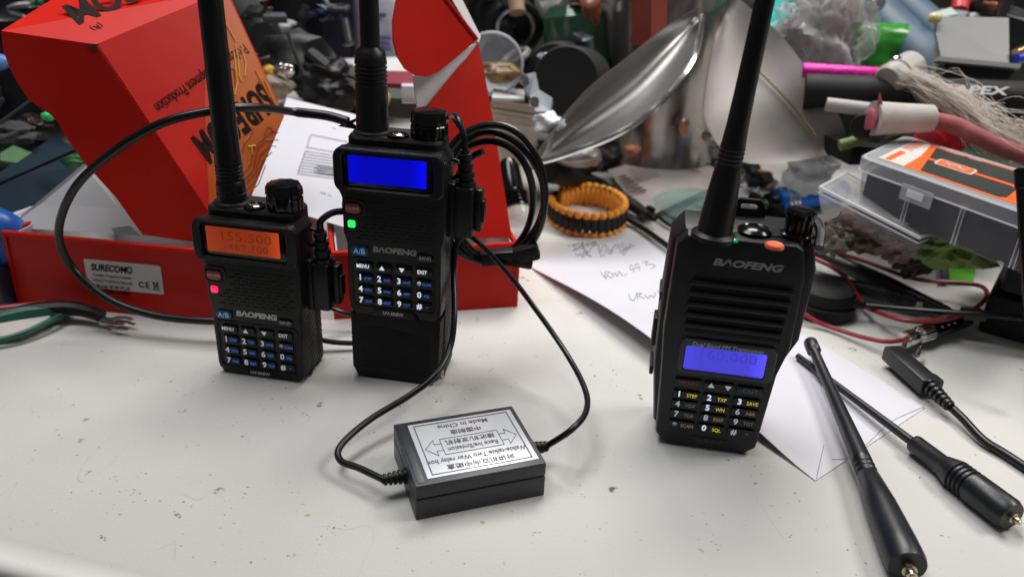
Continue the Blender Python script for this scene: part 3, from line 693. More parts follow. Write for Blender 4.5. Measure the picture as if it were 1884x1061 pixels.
traces(DR, [[(440, 330), (462, 300), (468, 270), (500, 240), (512, 245)], [(436, 345), (466, 312), (474, 272), (488, 258), (512, 258)], [(434, 356), (470, 318), (478, 285), (496, 268), (508, 270)], [(440, 362), (472, 330), (482, 298), (500, 280)], [(446, 368), (476, 338), (488, 305)], [(412, 118), (430, 128), (434, 170), (420, 185)], [(475, 150), (492, 178), (506, 200)], [(485, 150), (500, 182)], [(466, 236), (460, 250), (450, 262), (446, 280)], [(486, 250), (492, 234), (500, 236), (500, 246)], [(402, 40), (420, 90), (426, 110)]], .035)
# upside-down printing
ud = (onB(240, 52) - onB(400, -20)).normalized()
uu = (P2 - PT).normalized(); vv = nBo.cross(uu).normalized()
rotB = Matrix((uu, vv, nBo)).transposed()
def tB(s, size, px, py, **k): text("lettering", s, size, DINK, face, onB(px, py, .03), rot=rotB, world_space=True, **k)
def lineB(s, size, a, b_, **k):
    p, q = onB(*a, .03), onB(*b_, .03); u = (q - p).normalized(); v = nBo.cross(u).normalized()
    text("lettering", s, size, DINK, face, p, rot=Matrix((u, v, nBo)).transposed(), world_space=True, fit=(q - p).length, align='LEFT', **k)
lineB("Professional Equipment Production", .95, (452, 88), (288, 200))
lineB("SURECOM", 2.5, (494, 172), (364, 278), bold=.10, shear=.2)
nT = (P2 - P1).cross(PT - P1).normalized(); nT = nT if nT.z > 0 else -nT
def onT(x, y, k=.02): return onplane(x, y, P1, nT) + nT * k
uT = (P2 - PT).normalized(); vT = nT.cross(uT).normalized(); rotT = Matrix((uT, vT, nT)).transposed()
p_, q_ = onT(372, -72), onT(122, 30); u_ = (q_ - p_).normalized()
text("lettering", "SURECOM", 2.6, DINK, topf, p_, rot=Matrix((u_, nT.cross(u_).normalized(), nT)).transposed(), world_space=True, align='LEFT', bold=.10, shear=.2, fit=(q_ - p_).length)
text("lettering", "(R)", .6, DINK, topf, onT(178, 50), rot=rotT, world_space=True, align='CENTER', bold=.0)
# pale inner flap of the lid seen behind the front wall
bm = nb(); panel(bm, [D(14, 418, 47), D(152, 303, 50.5), D(182, 300, 51), D(262, 434, 47.6)], .12)
obj("inner_flap", bm, CARD, b1)
bm = nb(); panel(bm, [D(205, 420, 46.9), D(238, 415, 46.9), D(258, 434, 46.6), D(210, 431, 46.6)], .05); obj("hang_tab", bm, CHROME, b1)

a2, b2_ = G(560, 612), G(952, 564); a2 = b2_ + (G(640, 586) - b2_).normalized() * 12.2
TH2 = 4.5
b2, d2, n2 = tray("open red card box behind the tallest radio, rounded lid flap raised", a2, b2_, 9, TH2, "card_box")
q0 = onplane(834, 495, a2, n2); q1 = onplane(840, 548, a2, n2)
st2 = sticker(b2, a2, d2, n2, (q0 - a2).dot(d2) - 3.9, 4.1, q1.z, q0.z - q1.z + .1, False)
Y2 = 51.0
A0, A1, A2 = D(942, 438, 49.5), D(880, 76, 53.5), D(788, 192, 50.0)
n_ = (A1 - A0).cross(A2 - A0).normalized()
def on2(x, y): return onplane(x, y, A0, n_)
bm = nb(); panel(bm, [A0, on2(906, 212), A1, A2, on2(786, 240), on2(770, 440)], .14, mb=1); obj("lid", bm, [RED, WHITEC], b2)
B0 = D(878, 74, 53.3); B1 = D(788, 190, 50.2); B2 = D(745, 120, 49)
nB2 = (B1 - B0).cross(B2 - B0).normalized()
bm = nb(); panel(bm, [onplane(x, y, B0, nB2) for x, y in ((880, 78), (792, 194), (768, 198), (760, 140), (800, 120))], .1); obj("inner_flap", bm, WHITEC, b2)
B3 = D(878, 72, 52.6); B4 = D(800, 0, 50.6); B5 = D(735, 110, 47.6)
nf = (B4 - B3).cross(B5 - B3).normalized()
fl = [onplane(x, y, B3, nf) for x, y in ((879, 72), (850, 38), (822, 0), (800, -30), (745, -28), (730, 0), (723, 40), (724, 75), (732, 105), (746, 127), (766, 139), (786, 142), (808, 132), (845, 102))]
bm = nb(); panel(bm, fl, .12, mb=1); obj("rounded_flap", bm, [RED, WHITEC], b2)
bm = nb(); panel(bm, [D(880, 78, 53.2), D(868, 60, 53.4), D(832, 0, 54), D(845, -10, 54.6), D(884, 68, 54)], .06); obj("fold_strip", bm, WHITEC, b2)
bm = nb(); tube(bm, [B3 + Vector((0, -.1, 0)), onplane(822, 0, B3, nf) + Vector((0, -.1, 0)), onplane(800, -30, B3, nf)], .12, 6); obj("fold_rim", bm, RED, b2, smooth=True)

# ------------------------------------------------------------------ papers
def sheet(name, label, cat, corners, m, bulge=None, nu=14, nv=14, th=.03, crv=None):
    A, B, C, E = [Vector(c) for c in corners]; bm = nb(); g = []
    for i in range(nu + 1):
        u = i / nu; row = []
        for j in range(nv + 1):
            v = j / nv; p = A.lerp(B, u).lerp(E.lerp(C, u), v)
            p.z += (bulge(u, v) if bulge else 0); row.append(p)
        g.append(row)
    vt = [[bm.verts.new(p) for p in r] for r in g]; vb = [[bm.verts.new(p - Vector((0, 0, th))) for p in r] for r in g]
    for i in range(nu):
        for j in range(nv):
            bm.faces.new((vt[i][j], vt[i + 1][j], vt[i + 1][j + 1], vt[i][j + 1])); bm.faces.new((vb[i][j], vb[i][j + 1], vb[i + 1][j + 1], vb[i + 1][j]))
    for i in range(nu):
        bm.faces.new((vt[i][0], vb[i][0], vb[i + 1][0], vt[i + 1][0])); bm.faces.new((vt[i][nv], vt[i + 1][nv], vb[i + 1][nv], vb[i][nv]))
    for j in range(nv):
        bm.faces.new((vt[0][j], vt[0][j + 1], vb[0][j + 1], vb[0][j])); bm.faces.new((vt[nu][j], vb[nu][j], vb[nu][j + 1], vt[nu][j + 1]))
    o = obj(name, bm, m, smooth=True); return tag(o, label, cat)
# u across (left edge -> right edge), v from the far end to the near end
def envb(u, v): return 1.25 * (1 - u) ** 2 * math.sin(math.pi * min(1, v * 1.02)) ** 1.2 + .05
eA, eB, eC, eD = G(968, 487), G(1172, 433), G(1702, 750), G(1500, 885)
env = sheet("envelope", "white envelope with pencilled call signs lying behind and under the broad radio", "envelope", (eA, eB, eC, eD), PAPER, envb, 16, 24, .05)
def onenv(x, y, k=.02):
    p = G(x, y, 0.1)
    for _ in range(5):
        # invert the bilinear patch for u, v and lift to the paper
        u, v = .5, .5
        for _i in range(12):
            q = eA.lerp(eB, u).lerp(eD.lerp(eC, u), v); e = (p - q)
            du = (eB - eA).lerp(eC - eD, v); dv = eD.lerp(eC, u) - eA.lerp(eB, u)
            M_ = Matrix(((du.x, dv.x), (du.y, dv.y))); s_ = M_.inverted() @ Vector((e.x, e.y)); u += s_[0]; v += s_[1]
        p = G(x, y, max(0, envb(min(1, max(0, u)), min(1, max(0, v)))))
    p.z += k; return p
def strokes(name, parent, ls, m, fn, r=.028):
    bm = nb()
    for l in ls: tube(bm, cr([fn(x, y) for x, y in l], 3), r, 4)
    return obj(name, bm, m, parent)
def zm(x0, y0, k, l): return [[(x0 + x / k, y0 + y / k) for x, y in s] for s in l]
hw = zm(960, 430, 4.244, [
    [(355, 92), (470, 82), (400, 130), (480, 92)], [(420, 105), (400, 95), (450, 75)], [(470, 62), (480, 110), (460, 118)], [(470, 62), (495, 90), (520, 70), (510, 98), (545, 72), (578, 68), (570, 95), (545, 85), (575, 70)],
    [(420, 150), (440, 182), (455, 150), (470, 188), (482, 140)], [(485, 190), (495, 140), (520, 145), (500, 165), (545, 182), (500, 150)],
    [(470, 70), (510, 150), (560, 90), (600, 95), (610, 155), (640, 85), (665, 110), (690, 150), (715, 110), (735, 85)], [(610, 155), (620, 182), (640, 160), (650, 180)], [(660, 120), (655, 150), (700, 128), (705, 155), (670, 160)],
    [(715, 110), (745, 80), (755, 100), (740, 115), (765, 95), (770, 150)], [(770, 82), (790, 80), (785, 110), (805, 112), (795, 140)], [(815, 90), (820, 115), (850, 105)], [(850, 80), (800, 165), (790, 130), (880, 100), (840, 85)],
    [(615, 300), (655, 350), (660, 345)], [(650, 300), (655, 350)], [(650, 300), (685, 300), (665, 325), (705, 348)], [(700, 300), (715, 335), (730, 305), (745, 335), (760, 295)], [(765, 295), (785, 328), (822, 315)],
    [(870, 255), (845, 250), (850, 285), (875, 270), (872, 300)], [(915, 240), (890, 240), (895, 275), (920, 255), (918, 290)], [(945, 225), (985, 215), (965, 245), (1010, 240), (1040, 255), (1010, 275)],
    [(835, 470), (850, 515), (880, 518), (900, 460), (905, 515)], [(905, 470), (935, 465), (915, 490), (960, 505)], [(960, 475), (985, 505), (1005, 480), (1030, 500), (1045, 462)], [(1060, 440), (1080, 470)], [(1092, 430), (1115, 468)], [(1085, 550), (1105, 545), (1100, 565)]])
strokes("handwriting", env, hw, INK, onenv, .022)
strokes("flap_crease", env, [[(1700, 748), (1640, 775), (1600, 812), (1560, 842), (1530, 845)], [(1516, 818), (1502, 880)]], mat("crease_grey", (.42, .42, .46), .7), onenv, .02)
doc = sheet("printed_form", "white printed form with a ruled table beside the raised red lid", "paper", (D(470, 300, 60), D(540, 182, 68), D(700, 240, 62), D(640, 385, 50)), PAPER, None, 8, 8)
dA = D(470, 300, 60)
A_, B_, C_ = D(470, 300, 60), D(540, 182, 68), D(640, 385, 50)
def ond(x, y, k=.06):
    n = (B_ - A_).cross(C_ - A_).normalized(); n = n if n.z > 0 else -n
    return onplane(x, y, A_, n) + n * k
A_, B_, C_, E_ = D(462, 365, 52), D(528, 180, 66), D(700, 222, 62), D(640, 395, 50)
bpy.data.objects.remove(doc)
doc = sheet("printed_form", "white printed form with a ruled table beside the raised red lid", "paper", (A_, B_, C_, A_ + (C_ - B_)), PAPER, None, 8, 8)
strokes("ruled_table", doc, [[(572, 249), (640, 262)], [(572, 249), (565, 272)], [(565, 272), (640, 285)]] + [[(562 - i * 1.7, 279 + i * 5.2), (640, 291 + i * 5.2)] for i in range(9)] + [[(562, 279), (548, 320)], [(590, 355), (600, 357)], [(604, 360), (610, 361)], [(612, 236), (618, 238)]], INK, ond, .022)
strokes("small_print", doc, [[(578 + (i % 3) * 4, 303 + i * 2.2), (612 + (i * 7 % 11), 308 + i * 2.2)] for i in range(8)], mat("faint_ink", (.4, .4, .45), .7), ond, .03)
LABM = mat("pinkish_label_paper", (.50, .43, .40), .5, var=.06)
sl = sheet("shipping_label", "greyish shipping label with barcode lying beyond the paracord bracelet", "paper", (G(1118, 313, .9), G(1262, 276, .9), G(1345, 330, .8), G(1188, 402, .5)), LABM, lambda u, v: .15 * math.sin(3 * u), 10, 10)
def onsl(x, y, k=.06): return G(x, y, .98)
BAR = mat("label_print", (.13, .11, .11), .6)
strokes("barcode", sl, zm(1080, 240, 4.42, [[(250 + i * 17 + 2 * j, 378 + i * 26 - j), (315 + i * 32 + 2 * j, 360 + i * 24 + j * 3)] for i in range(6) for j in (0, 4)]), BAR, onsl, .07)
strokes("label_lettering", sl, zm(1080, 240, 4.42, [[(330 + i * 13, 325 + i * 14), (470 + i * 17, 288 + i * 11)] for i in range(8)] + [[(480, 280), (605, 375)]] + [[(600 + i * 16, 225 + i * 9), (790 + i * 18, 190 + i * 20)] for i in range(9)]), mat("faint_label_print", (.30, .26, .25), .6), onsl, .035)
strokes("label_heading", sl, zm(1080, 240, 4.42, [[(840, 180), (1000, 280)], [(860, 178), (1010, 268)]]), BAR, onsl, .12)

# ------------------------------------------------------------------ loose antennas and leads on the near right
def axis_thing(name, label, cat, p0, p1, prof, m, seg=24, tip=None, tipm=None, group=None, rest=True):
    """turned body lying from p0 (tip) to p1 (base); prof = [(radius, fraction of length)]"""
    d = (p1 - p0); L = d.length
    t_ = thing(name, label, cat, (p1.x, p1.y, 0), 0, group)
    obj("sleeve" if tip else "body", lathe(nb(), [(r, h * L) for r, h in prof], p0, d, seg), m, t_, smooth=True, ang=50)
    if tip:
        u = d.normalized()
        obj("connector", lathe(nb(), tip, p1, u, 20), tipm or GOLD, t_, smooth=True, ang=40)
    return t_
NICK = mat("worn_nickel", (.62, .54, .40), .25, 1.0)
p0, p1 = D(1491, 628, 33.5), D(1676, 1040, 20.5)
p0 = G(1491, 630, 1.1); p1 = G(1670, 1042, .82)
RUB2 = mat("satin_black_rubber", (.010, .0115, .015), .38, bump=.1, bs=60, var=.15)
pr = [(.40, 0), (.42, .004), (.42, .10 * .55), (.32, .06), (.29, .065), (.34, .3), (.42, .5), (.48, .62)]
for k in range(3): pr += [(.43, .64 + k * .018), (.39, .645 + k * .018), (.39, .65 + k * .018), (.44, .655 + k * .018)]
pr = [(r * 1.12 if h > .62 else r, h) for r, h in pr] + [(.68, .80), (.80, .93), (.82, .985), (.76, 1.0), (.3, 1.0)]
axis_thing("whip_antenna", "black stubby antenna nearest the camera, base and screw connector towards us", "antenna", p0, p1, pr, RUB2, 28,
           [(.3, -.02), (.3, .25), (.22, .26), (.22, .55), (.12, .56), (.12, .62)], NICK)
p0 = G(1468, 655, .35); p1 = G(1862, 950, .8)
pr = [(.15, 0), (.16, .30), (.18, .60), (.19, .615), (.34, .62), (.36, .625), (.36, .74), (.40, .745), (.56, .79)]
for k in range(4): pr += [(.58, .80 + k * .016), (.51, .803 + k * .016), (.51, .81 + k * .016), (.58, .813 + k * .016)]
pr += [(.58, .88), (.58, .985), (.5, 1.0), (.24, 1.0)]; pr = [(r * 1.32, h) for r, h in pr]
axis_thing("whip_antenna", "thin black whip antenna with a thick ribbed base lying across the envelope corner", "antenna", p0, p1, pr, RUB2, 28,
           [(.24, -.02), (.24, .1), (.17, .11), (.17, .35), (.1, .36), (.1, .45)], NICK)
# programming lead with two-pin plug
t_ = thing("programming_lead", "black two pin plug with ribbed boot and thick lead running off to the right", "cable", G(1690, 700), 0)
q0, q1 = G(1642, 650, .9), G(1712, 712, .8); dv = (q1 - q0).normalized(); sd = Vector((-dv.y, dv.x, 0))
rt = Matrix((dv, sd, Vector((0, 0, 1)))).transposed()
bm = nb(); box(bm, (q0 + q1) / 2 - dv * .1, ((q1 - q0).length + .2, 1.15, .95), rt, .16); box(bm, q1 - dv * .4 + sd * .55, (.9, .5, .8), rt, .15)
obj("plug_body", bm, RUB2, t_, smooth=True)
for px, py, L in ((1661, 640, 1.5), (1687, 655, 1.5)):
    s_ = G(px, py, .8); obj("pin", lathe(nb(), [(.14, 0), (.14, .65), (.08, .68), (.08, .72), (.13, .76), (.13, L - .3), (.06, L)], s_, (G(1703, 618, .9) - G(1687, 650, .8)), 14), CHROME, t_, smooth=True, ang=40)
obj("strain_relief", boot(nb(), q1 - dv * .2, G(1756, 755, .7) - q1, 2.1, .48, .3, 6), RUB2, t_, smooth=True)
obj("cable", tube(nb(), cr([G(1738, 738, .65), G(1770, 768, .5), G(1808, 808, .35), (G(1850, 835, .28)), G(1900, 868, .28), G(1990, 930, .28)]), .235, 12), CAB, t_, smooth=True)
# plug with red wire
REDW = mat("red_wire_jacket", (.34, .022, .03), .4)
t_ = thing("coax_plug", "chrome bayonet coax plug with black body ending the red wire loop", "connector", G(1700, 625), 0)
q0, q1 = G(1664, 625, .85), G(1778, 588, .8)
dv = (q1 - q0); L = dv.length
obj("body", lathe(nb(), [(.30, .38 * L), (.52, .40 * L), (.55, .45 * L), (.55, .8 * L), (.42, .82 * L), (.42, .86 * L), (.5, .88 * L), (.5, L)], q0, dv, 24), PLG, t_, smooth=True)
obj("coupling_ring", lathe(nb(), [(.42, .2 * L), (.58, .22 * L), (.60, .38 * L), (.45, .4 * L)], q0, dv, 60, flute=20, fd=.06), CHROME, t_, smooth=True, ang=20)
obj("ferrule", lathe(nb(), [(.34, 0), (.52, 0), (.55, .06 * L), (.55, .12 * L), (.35, .2 * L), (.35, .3 * L)], q0, dv, 24), CHROME, t_, smooth=True)
bm = nb()
for k in range(3): box(bm, q0 + dv * (.5 + .1 * k) + Vector((0, -.35, .38)), (.35, .1, .12), None, .02)
obj("worn_patches", bm, CHROME, t_)
obj("wire", tube(nb(), cr([q0 + dv.normalized() * .1, G(1630, 628, .8), G(1580, 618, .5), G(1530, 602, .35), G(1500, 590, .5), G(1470, 570, .9)]), .15, 10), REDW, t_, smooth=True)
rw = obj("red_wire", tube(nb(), cr([G(1480, 470, 1.6), G(1520, 462, 1.8), G(1590, 480, 1.6), G(1680, 512, 1.5), G(1770, 520, 1.5), G(1808, 528, 1.5), G(1814, 548, 1.6), G(1780, 575, 1.7), G(1720, 590, 1.7), G(1660, 588, 1.5), G(1610, 572, 1.0), G(1592, 562, .7), G(1575, 540, 1.2), G(1550, 505, 2.2), G(1500, 476, 2.4), G(1450, 470, 2)]), .155, 10), REDW, smooth=True)
tag(rw, "red insulated wire looping over the black rods", "wire")

def rod(name, label, cat, pts, rad, m, group=None, seg=12, parent=None):
    o = obj(name, tube(nb(), pts, rad, seg), m, parent, smooth=True)
    return o if parent else tag(o, label, cat, group)
def poly(name, label, cat, pts, m, th=.1):
    bm = nb(); panel(bm, pts, th); return tag(obj(name, bm, m), label, cat)

# black rods and magnet base
q0, q1 = G(1470, 452, 1.6), G(1752, 576, .9)
pr = [(.55, 0), (.6, .1), (.62, .6), (.5, .75), (.34, .97), (.2, 1.0)]
axis_thing("thick_antenna", "thick smooth black antenna lying under the red wire", "antenna", q0, q1, pr, RUB2)
q0, q1 = G(1440, 492, 1.5), G(1686, 556, 1.0)
pr = [(.3, 0), (.42, .4), (.5, .75)]
for k in range(4): pr += [(.52, .78 + k * .03), (.44, .786 + k * .03), (.44, .798 + k * .03), (.52, .803 + k * .03)]
pr += [(.52, .91), (.5, .99), (.3, 1.0)]
axis_thing("ringed_antenna", "black antenna with four grip rings pointing at the coax plug", "antenna", q0, q1, pr, RUB2, 24, [(.15, 0), (.15, .4)], CHROME)
t_ = thing("magnet_base", "round black magnetic antenna base half hidden behind the broad radio", "antenna base", G(1510, 560), 0)
c = G(1508, 572, 0)
obj("body", lathe(nb(), [(2.1, 0), (2.25, .15), (2.25, .95), (2.05, 1.05), (2.15, 1.25), (1.95, 1.9), (1.4, 2.2), (.3, 2.3)], c, seg=48), PLM, t_, smooth=True)
obj("strain_relief", boot(nb(), G(1556, 556, 1.4), G(1590, 562, 1.2) - G(1556, 556, 1.4), 1.5, .38, .22, 4), RUB, t_, smooth=True)
obj("cable", tube(nb(), cr([G(1586, 561, 1.2), G(1660, 568, 1.6), G(1750, 575, 2.2), G(1830, 580, 2.6), G(1900, 588, 2.6), G(1990, 600, 2.4)]), .2, 10), CAB, t_, smooth=True)
# black case at the right edge
t_ = thing("power_supply", "bulky matt black case filling the right edge under the organiser box", "case", G(1850, 640), 0)
q = [G(1795, 612, 0), G(1990, 668, 0)]; dv = (q[1] - q[0]).normalized(); nn = Vector((-dv.y, dv.x, 0)); rt = Matrix((dv, nn, Vector((0, 0, 1)))).transposed()
c = q[0] + dv * 6 + nn * 4.4
obj("lower_case", box(nb(), c + Vector((0, 0, 1.5)), (12, 8.4, 3.0), rt, .5, 3), PLM, t_, smooth=True)
obj("upper_case", box(nb(), c + Vector((0, 0, 4.1)) + dv * .3 + nn * .2, (11.6, 8, 2.2), rt, .35, 3), PL, t_, smooth=True)
t_ = thing("telescopic_aerial", "thin shiny black aerial standing upright at the right edge", "antenna", G(1893, 690), 0)
q0, q1 = D(1876, 312, 44), D(1900, 700, 38)
obj("rod", tube(nb(), [q0 + (q1 - q0) * k / 4 for k in range(5)], .26, 12), PLG, t_, smooth=True)
obj("cap", lathe(nb(), [(.1, -.1), (.3, 0), (.32, 1.1), (.27, 1.15)], q0, q1 - q0, 16), PLG, t_, smooth=True)

# ------------------------------------------------------------------ organiser box with orange label
t_ = thing("organiser_box", "clear compartment box with an orange and black printed lid label", "parts box", G(1700, 470), 0)
CL = glassy("clear_polypropylene", (.62, .64, .68), .30, .25); CTR = glassy("clear_tray", (.6, .62, .66), .05, .2); CLE = glassy("clear_edge", (.85, .87, .9), .55, .2)
A = D(1580, 286, 54); Zt = A.z
U = (G(1900, 396, Zt) - A); U = U.normalized(); 
V_ = (G(1655, 252, Zt) - A).normalized()
LU, LV, HH = 17.0, max(6.0, (G(1655, 252, Zt) - A).length * 1.15), 3.6
def ob(u, v, w): return A + U * u + V_ * v + Vector((0, 0, w))
def obox(bm, u0, u1, v0, v1, w0, w1):
    return loft(bm, [[ob(u0, v0, w0), ob(u1, v0, w0), ob(u1, v1, w0), ob(u0, v1, w0)], [ob(u0, v0, w1), ob(u1, v0, w1), ob(u1, v1, w1), ob(u0, v1, w1)]])
bm = nb()
rr = rrect(0, 0, LU, LV, .8); r2 = rrect(.2, .2, LU - .2, LV - .2, .7); r3 = rrect(.35, .35, LU - .35, LV - .35, .6)
loft(bm, [[ob(u, v, -.95) for u, v in rr], [ob(u, v, -.12) for u, v in rr], [ob(u, v, 0) for u, v in r3]], caps=(False, True))
lidm = obj("lid", bm, CL, t_, smooth=True)
bm = nb()
for w_, r_ in ((-.95, rr), (-.08, r2)): tube(bm, [ob(u, v, w_) for u, v in r_ + [r_[0]]], .06, 6)
obj("lid_rim", bm, CLE, lidm, smooth=True)
bm = nb(); r4 = rrect(.25, .25, LU - .25, LV - .25, .6); r5 = rrect(.6, .6, LU - .6, LV - .6, .5)
loft(bm, [[ob(u, v, -.95) for u, v in r4], [ob(u, v, -HH) for u, v in r5]], caps=(False, True)); base = obj("tray", bm, CTR, t_, smooth=True)
INS = mat("dark_tray_contents", (.010, .010, .013), .6, var=.3, vs=1)
nC = 4
for k in range(nC):
    u0 = .8 + k * (LU - 1.2) / nC; u1 = u0 + (LU - 1.2) / nC - .55
    bm = nb(); obox(bm, u0, u1, .75, LV - .9, -HH + .15, -1.15); obj("compartment_contents", bm, INS, base)
    bm = nb(); obox(bm, u1 + .1, u1 + .17, .5, LV - .6, -HH + .05, -1.0); obox(bm, u1 + .36, u1 + .43, .5, LV - .6, -HH + .05, -1.0); obj("divider", bm, CLE, base)
bm = nb(); obox(bm, 4.0, 6.4, -.22, -.02, -1.75, -.75); lt_ = obj("latch", bm, CL, t_, smooth=True)
bm = nb(); obox(bm, 4.5, 5.8, -.34, -.23, -1.45, -.95); bmesh.ops.bevel(bm, geom=bm.edges[:], offset=.04, segments=2, affect='EDGES'); obj("latch_tab", bm, CLE, lt_, smooth=True)
OR_ = mat("orange_label", (.80, .13, .015), .4); BL_ = mat("charcoal_label", (.025, .032, .03), .4); WH_ = mat("label_white", (.62, .58, .55), .5)
def flat(bm, pts, w): return loft(bm, [[ob(u, v, w) for u, v in pts], [ob(u, v, w + .012) for u, v in pts]])
m0, m1 = .9, LV - .9
lbl = obj("lid_label", flat(nb(), [(1.3, m0), (16, m0), (16, m1), (1.3, m1)], .01), OR_, t_)
vm = (m0 + m1) / 2
bm = nb()
flat(bm, [(3.9, vm + .3), (10.2, vm + .3), (10.6, vm + .8), (10.6, m1 - .7), (10.2, m1 - .35), (3.3, m1 - .35)], .03)
flat(bm, [(4.6, m0 + .35), (10.2, m0 + .35), (10.6, m0 + .8), (10.6, vm - .8), (10.2, vm - .3), (4.0, vm - .3)], .03)
flat(bm, [(11.9, vm + .3), (15.6, vm + .3), (15.6, m1 - .4), (11.5, m1 - .4), (11.5, vm + .8)], .03); flat(bm, [(11.9, m0 + .35), (15.6, m0 + .35), (15.6, vm - .3), (11.5, vm - .3), (11.5, m0 + .8)], .03)
obj("black_panels", bm, BL_, lbl)
obj("white_panel", flat(nb(), [(1.3, m0), (3.4, m0), (3.3, vm), (2.7, m1), (1.3, m1)], .03), WH_, lbl)
bm = nb()
for k in range(5): flat(bm, [(1.5 + k * .18, vm + .4), (1.58 + k * .18, vm + .4), (1.58 + k * .18, m1 - .4), (1.5 + k * .18, m1 - .4)], .05)
flat(bm, [(1.7, m0 + .3), (2.2, m0 + .3), (2.2, vm - .4), (1.7, vm - .4)], .05)
obj("panel_print", bm, OR_, lbl)
obj("badge_border", flat(nb(), rrect(4.6, vm - .85, 7.5, vm + .85, .3), .045), WH_, lbl); bd = obj("badge", flat(nb(), rrect(4.75, vm - .72, 7.35, vm + .72, .25), .062), OR_, lbl)
bm = nb()
tube(bm, cr([ob(5.2, vm + .4, .09), ob(5.8, vm - .3, .09), ob(6.2, vm + .3, .09), ob(6.6, vm - .3, .09), ob(7.0, vm + .3, .09)]), .05, 5); tube(bm, cr([ob(5.1, vm - .1, .09), ob(5.9, vm + .1, .09), ob(6.9, vm - .45, .09)]), .05, 5)
obj("badge_mark", bm, WH_, bd)
bm = nb(); flat(bm, [(4.2, m1 - .55), (5.6, m1 - .55), (5.6, m1 - .48), (4.2, m1 - .48)], .045); flat(bm, [(6.0, m1 - .55), (7.0, m1 - .55), (7.0, m1 - .48), (6.0, m1 - .48)], .045); obj("panel_lettering", bm, WH_, lbl)

# clear clamshell with scraps
t_ = thing("clear_tub", "clear flip-lid tub of brown, pink and green scraps under the organiser box", "tub", G(1640, 500), 0)
cl0 = D(1512, 345, 52); cl1 = D(1690, 432, 49.0)
q = [D(1508, 345, 51), D(1560, 318, 58), D(1740, 420, 54), D(1692, 438, 47.5)]
CT = glassy("clear_acetate", (.7, .7, .7), .07, .1)
bm = nb(); panel(bm, q, .12); lid_ = obj("lid", bm, CT, t_)
bm = nb(); tube(bm, q + [q[0]], .12, 6); tube(bm, [p_ + Vector((0, 0, -.35)) for p_ in q + [q[0]]], .07, 6); obj("lid_rim", bm, CLE, lid_, smooth=True)
bq = [G(1525, 470, .1), D(1580, 420, 60), D(1760, 470, 56), G(1680, 520, .1)]
bm = nb(); loft(bm, [[q[k] + Vector((0, 0, -.4)) for k in range(4)], [bq[0], Vector((bq[1].x, bq[1].y, .1)), Vector((bq[2].x, bq[2].y, .1)), bq[3]]], caps=(False, True)); obj("tub", bm, CT, t_)
SC = [("brown_scrap", "crumpled brown leather scrap in the clear tub", (.15, .095, .08), (1600, 428, 53, 2.2, 1.5, 1.2)), ("pink_scrap", "dusty pink plastic scrap at the near corner of the clear tub", (.22, .15, .13), (1655, 455, 51.5, 1.3, 1.0, .8)),
      ("brown_scrap", "dark brown folded scrap against the far wall of the clear tub", (.07, .035, .03), (1690, 455, 52.5, 1.9, 1.4, 1.4)), ("green_wrapper", "crumpled lime green wrapper sticking out of the clear tub", (.24, .34, .09), (1765, 452, 50.5, 2.6, 1.5, 1.2)),
      ("tan_scrap", "pale tan splintered scrap beside the lime wrapper", (.26, .19, .14), (1728, 455, 51, 1.1, .8, .6)), ("grey_scrap", "grey crumb of packing at the left end of the clear tub", (.20, .18, .15), (1532, 440, 51.5, 1.0, .8, .9))]
for i, (nm, lb_, c_, (x, y, Y, rx, ry, rz)) in enumerate(SC):
    c = D(x, y, Y); c.z = max(c.z, rz * .9)
    tag(obj(nm, lump(nb(), c, (rx, ry, rz), i + 3, .8, 2.6, 4), mat(nm + "_stuff%d" % i, c_, .55, var=.35, vs=1.2)), lb_, "scrap" if "wrapper" not in nm else "wrapper")
gb = [G(1742, 488, .3), G(1795, 492, .3), G(1790, 520, .3), G(1738, 518, .3)]
t_ = thing("green_card", "bright green and purple card lying by the black case", "card", gb[0], 0)
bm = nb(); panel(bm, gb, .1); obj("green_panel", bm, mat("bright_green", (.10, .42, .03), .4), t_)
bm = nb(); panel(bm, [G(1728, 490, .35), G(1745, 490, .35), G(1748, 520, .35), G(1732, 520, .35)], .1); obj("purple_panel", bm, mat("dark_purple", (.05, .035, .08), .4), t_)
o = tag(obj("battery_clip", box(nb(), D(1790, 578, 46.5) , (1.4, .9, .6), rotz(-8), .12), mat("silver_black", (.02, .02, .02), .3, .2), smooth=True), "short silver and black clip tucked behind the red wire bend", "clip")

# ------------------------------------------------------------------ paracord bracelet, torch, magnifier
t_ = thing("paracord_bracelet", "orange and black braided cord bracelet standing on its edge", "bracelet", G(1080, 420), 0)
OC = mat("orange_cord", (.95, .37, .045), .75, bump=.6, bs=40, var=.12, vs=6); BC = mat("black_cord", (.012, .012, .014), .75, bump=.6, bs=40)
c0 = G(1080, 385, 1.0); rx, ry = 3.15, 4.1
def ring(bm, z, dr, r, n, w=1.0, a0=0, hgt=1.0, skip=None):
    for k in range(n):
        a = 2 * math.pi * (k + a0) / n
        if skip and skip[0] < math.degrees(a) % 360 < skip[1]: continue
        c = c0 + Vector(((rx + dr) * math.cos(a), (ry + dr) * math.sin(a), z))
        q = bmesh.ops.create_icosphere(bm, subdivisions=2, radius=1.0)
        M = Matrix.Translation(c) @ Matrix.Rotation(a, 4, 'Z') @ Matrix.Diagonal((r, w, hgt, 1))
        for v in q['verts']: v.co = M @ v.co
sk = (140, 172)
bm = nb(); ring(bm, .86, .08, .36, 30, .37, 0, .34, sk); ring(bm, -.78, .08, .36, 30, .37, 0, .28, sk); ring(bm, .05, -.25, .18, 36, .33, .5, .8, sk); obj("orange_cord", bm, OC, t_, smooth=True)
bm = nb(); ring(bm, .0, .25, .22, 36, .34, .5, .66, sk); ring(bm, .80, 0, .26, 36, .14, .5, .26, sk); obj("black_cord", bm, BC, t_, smooth=True)
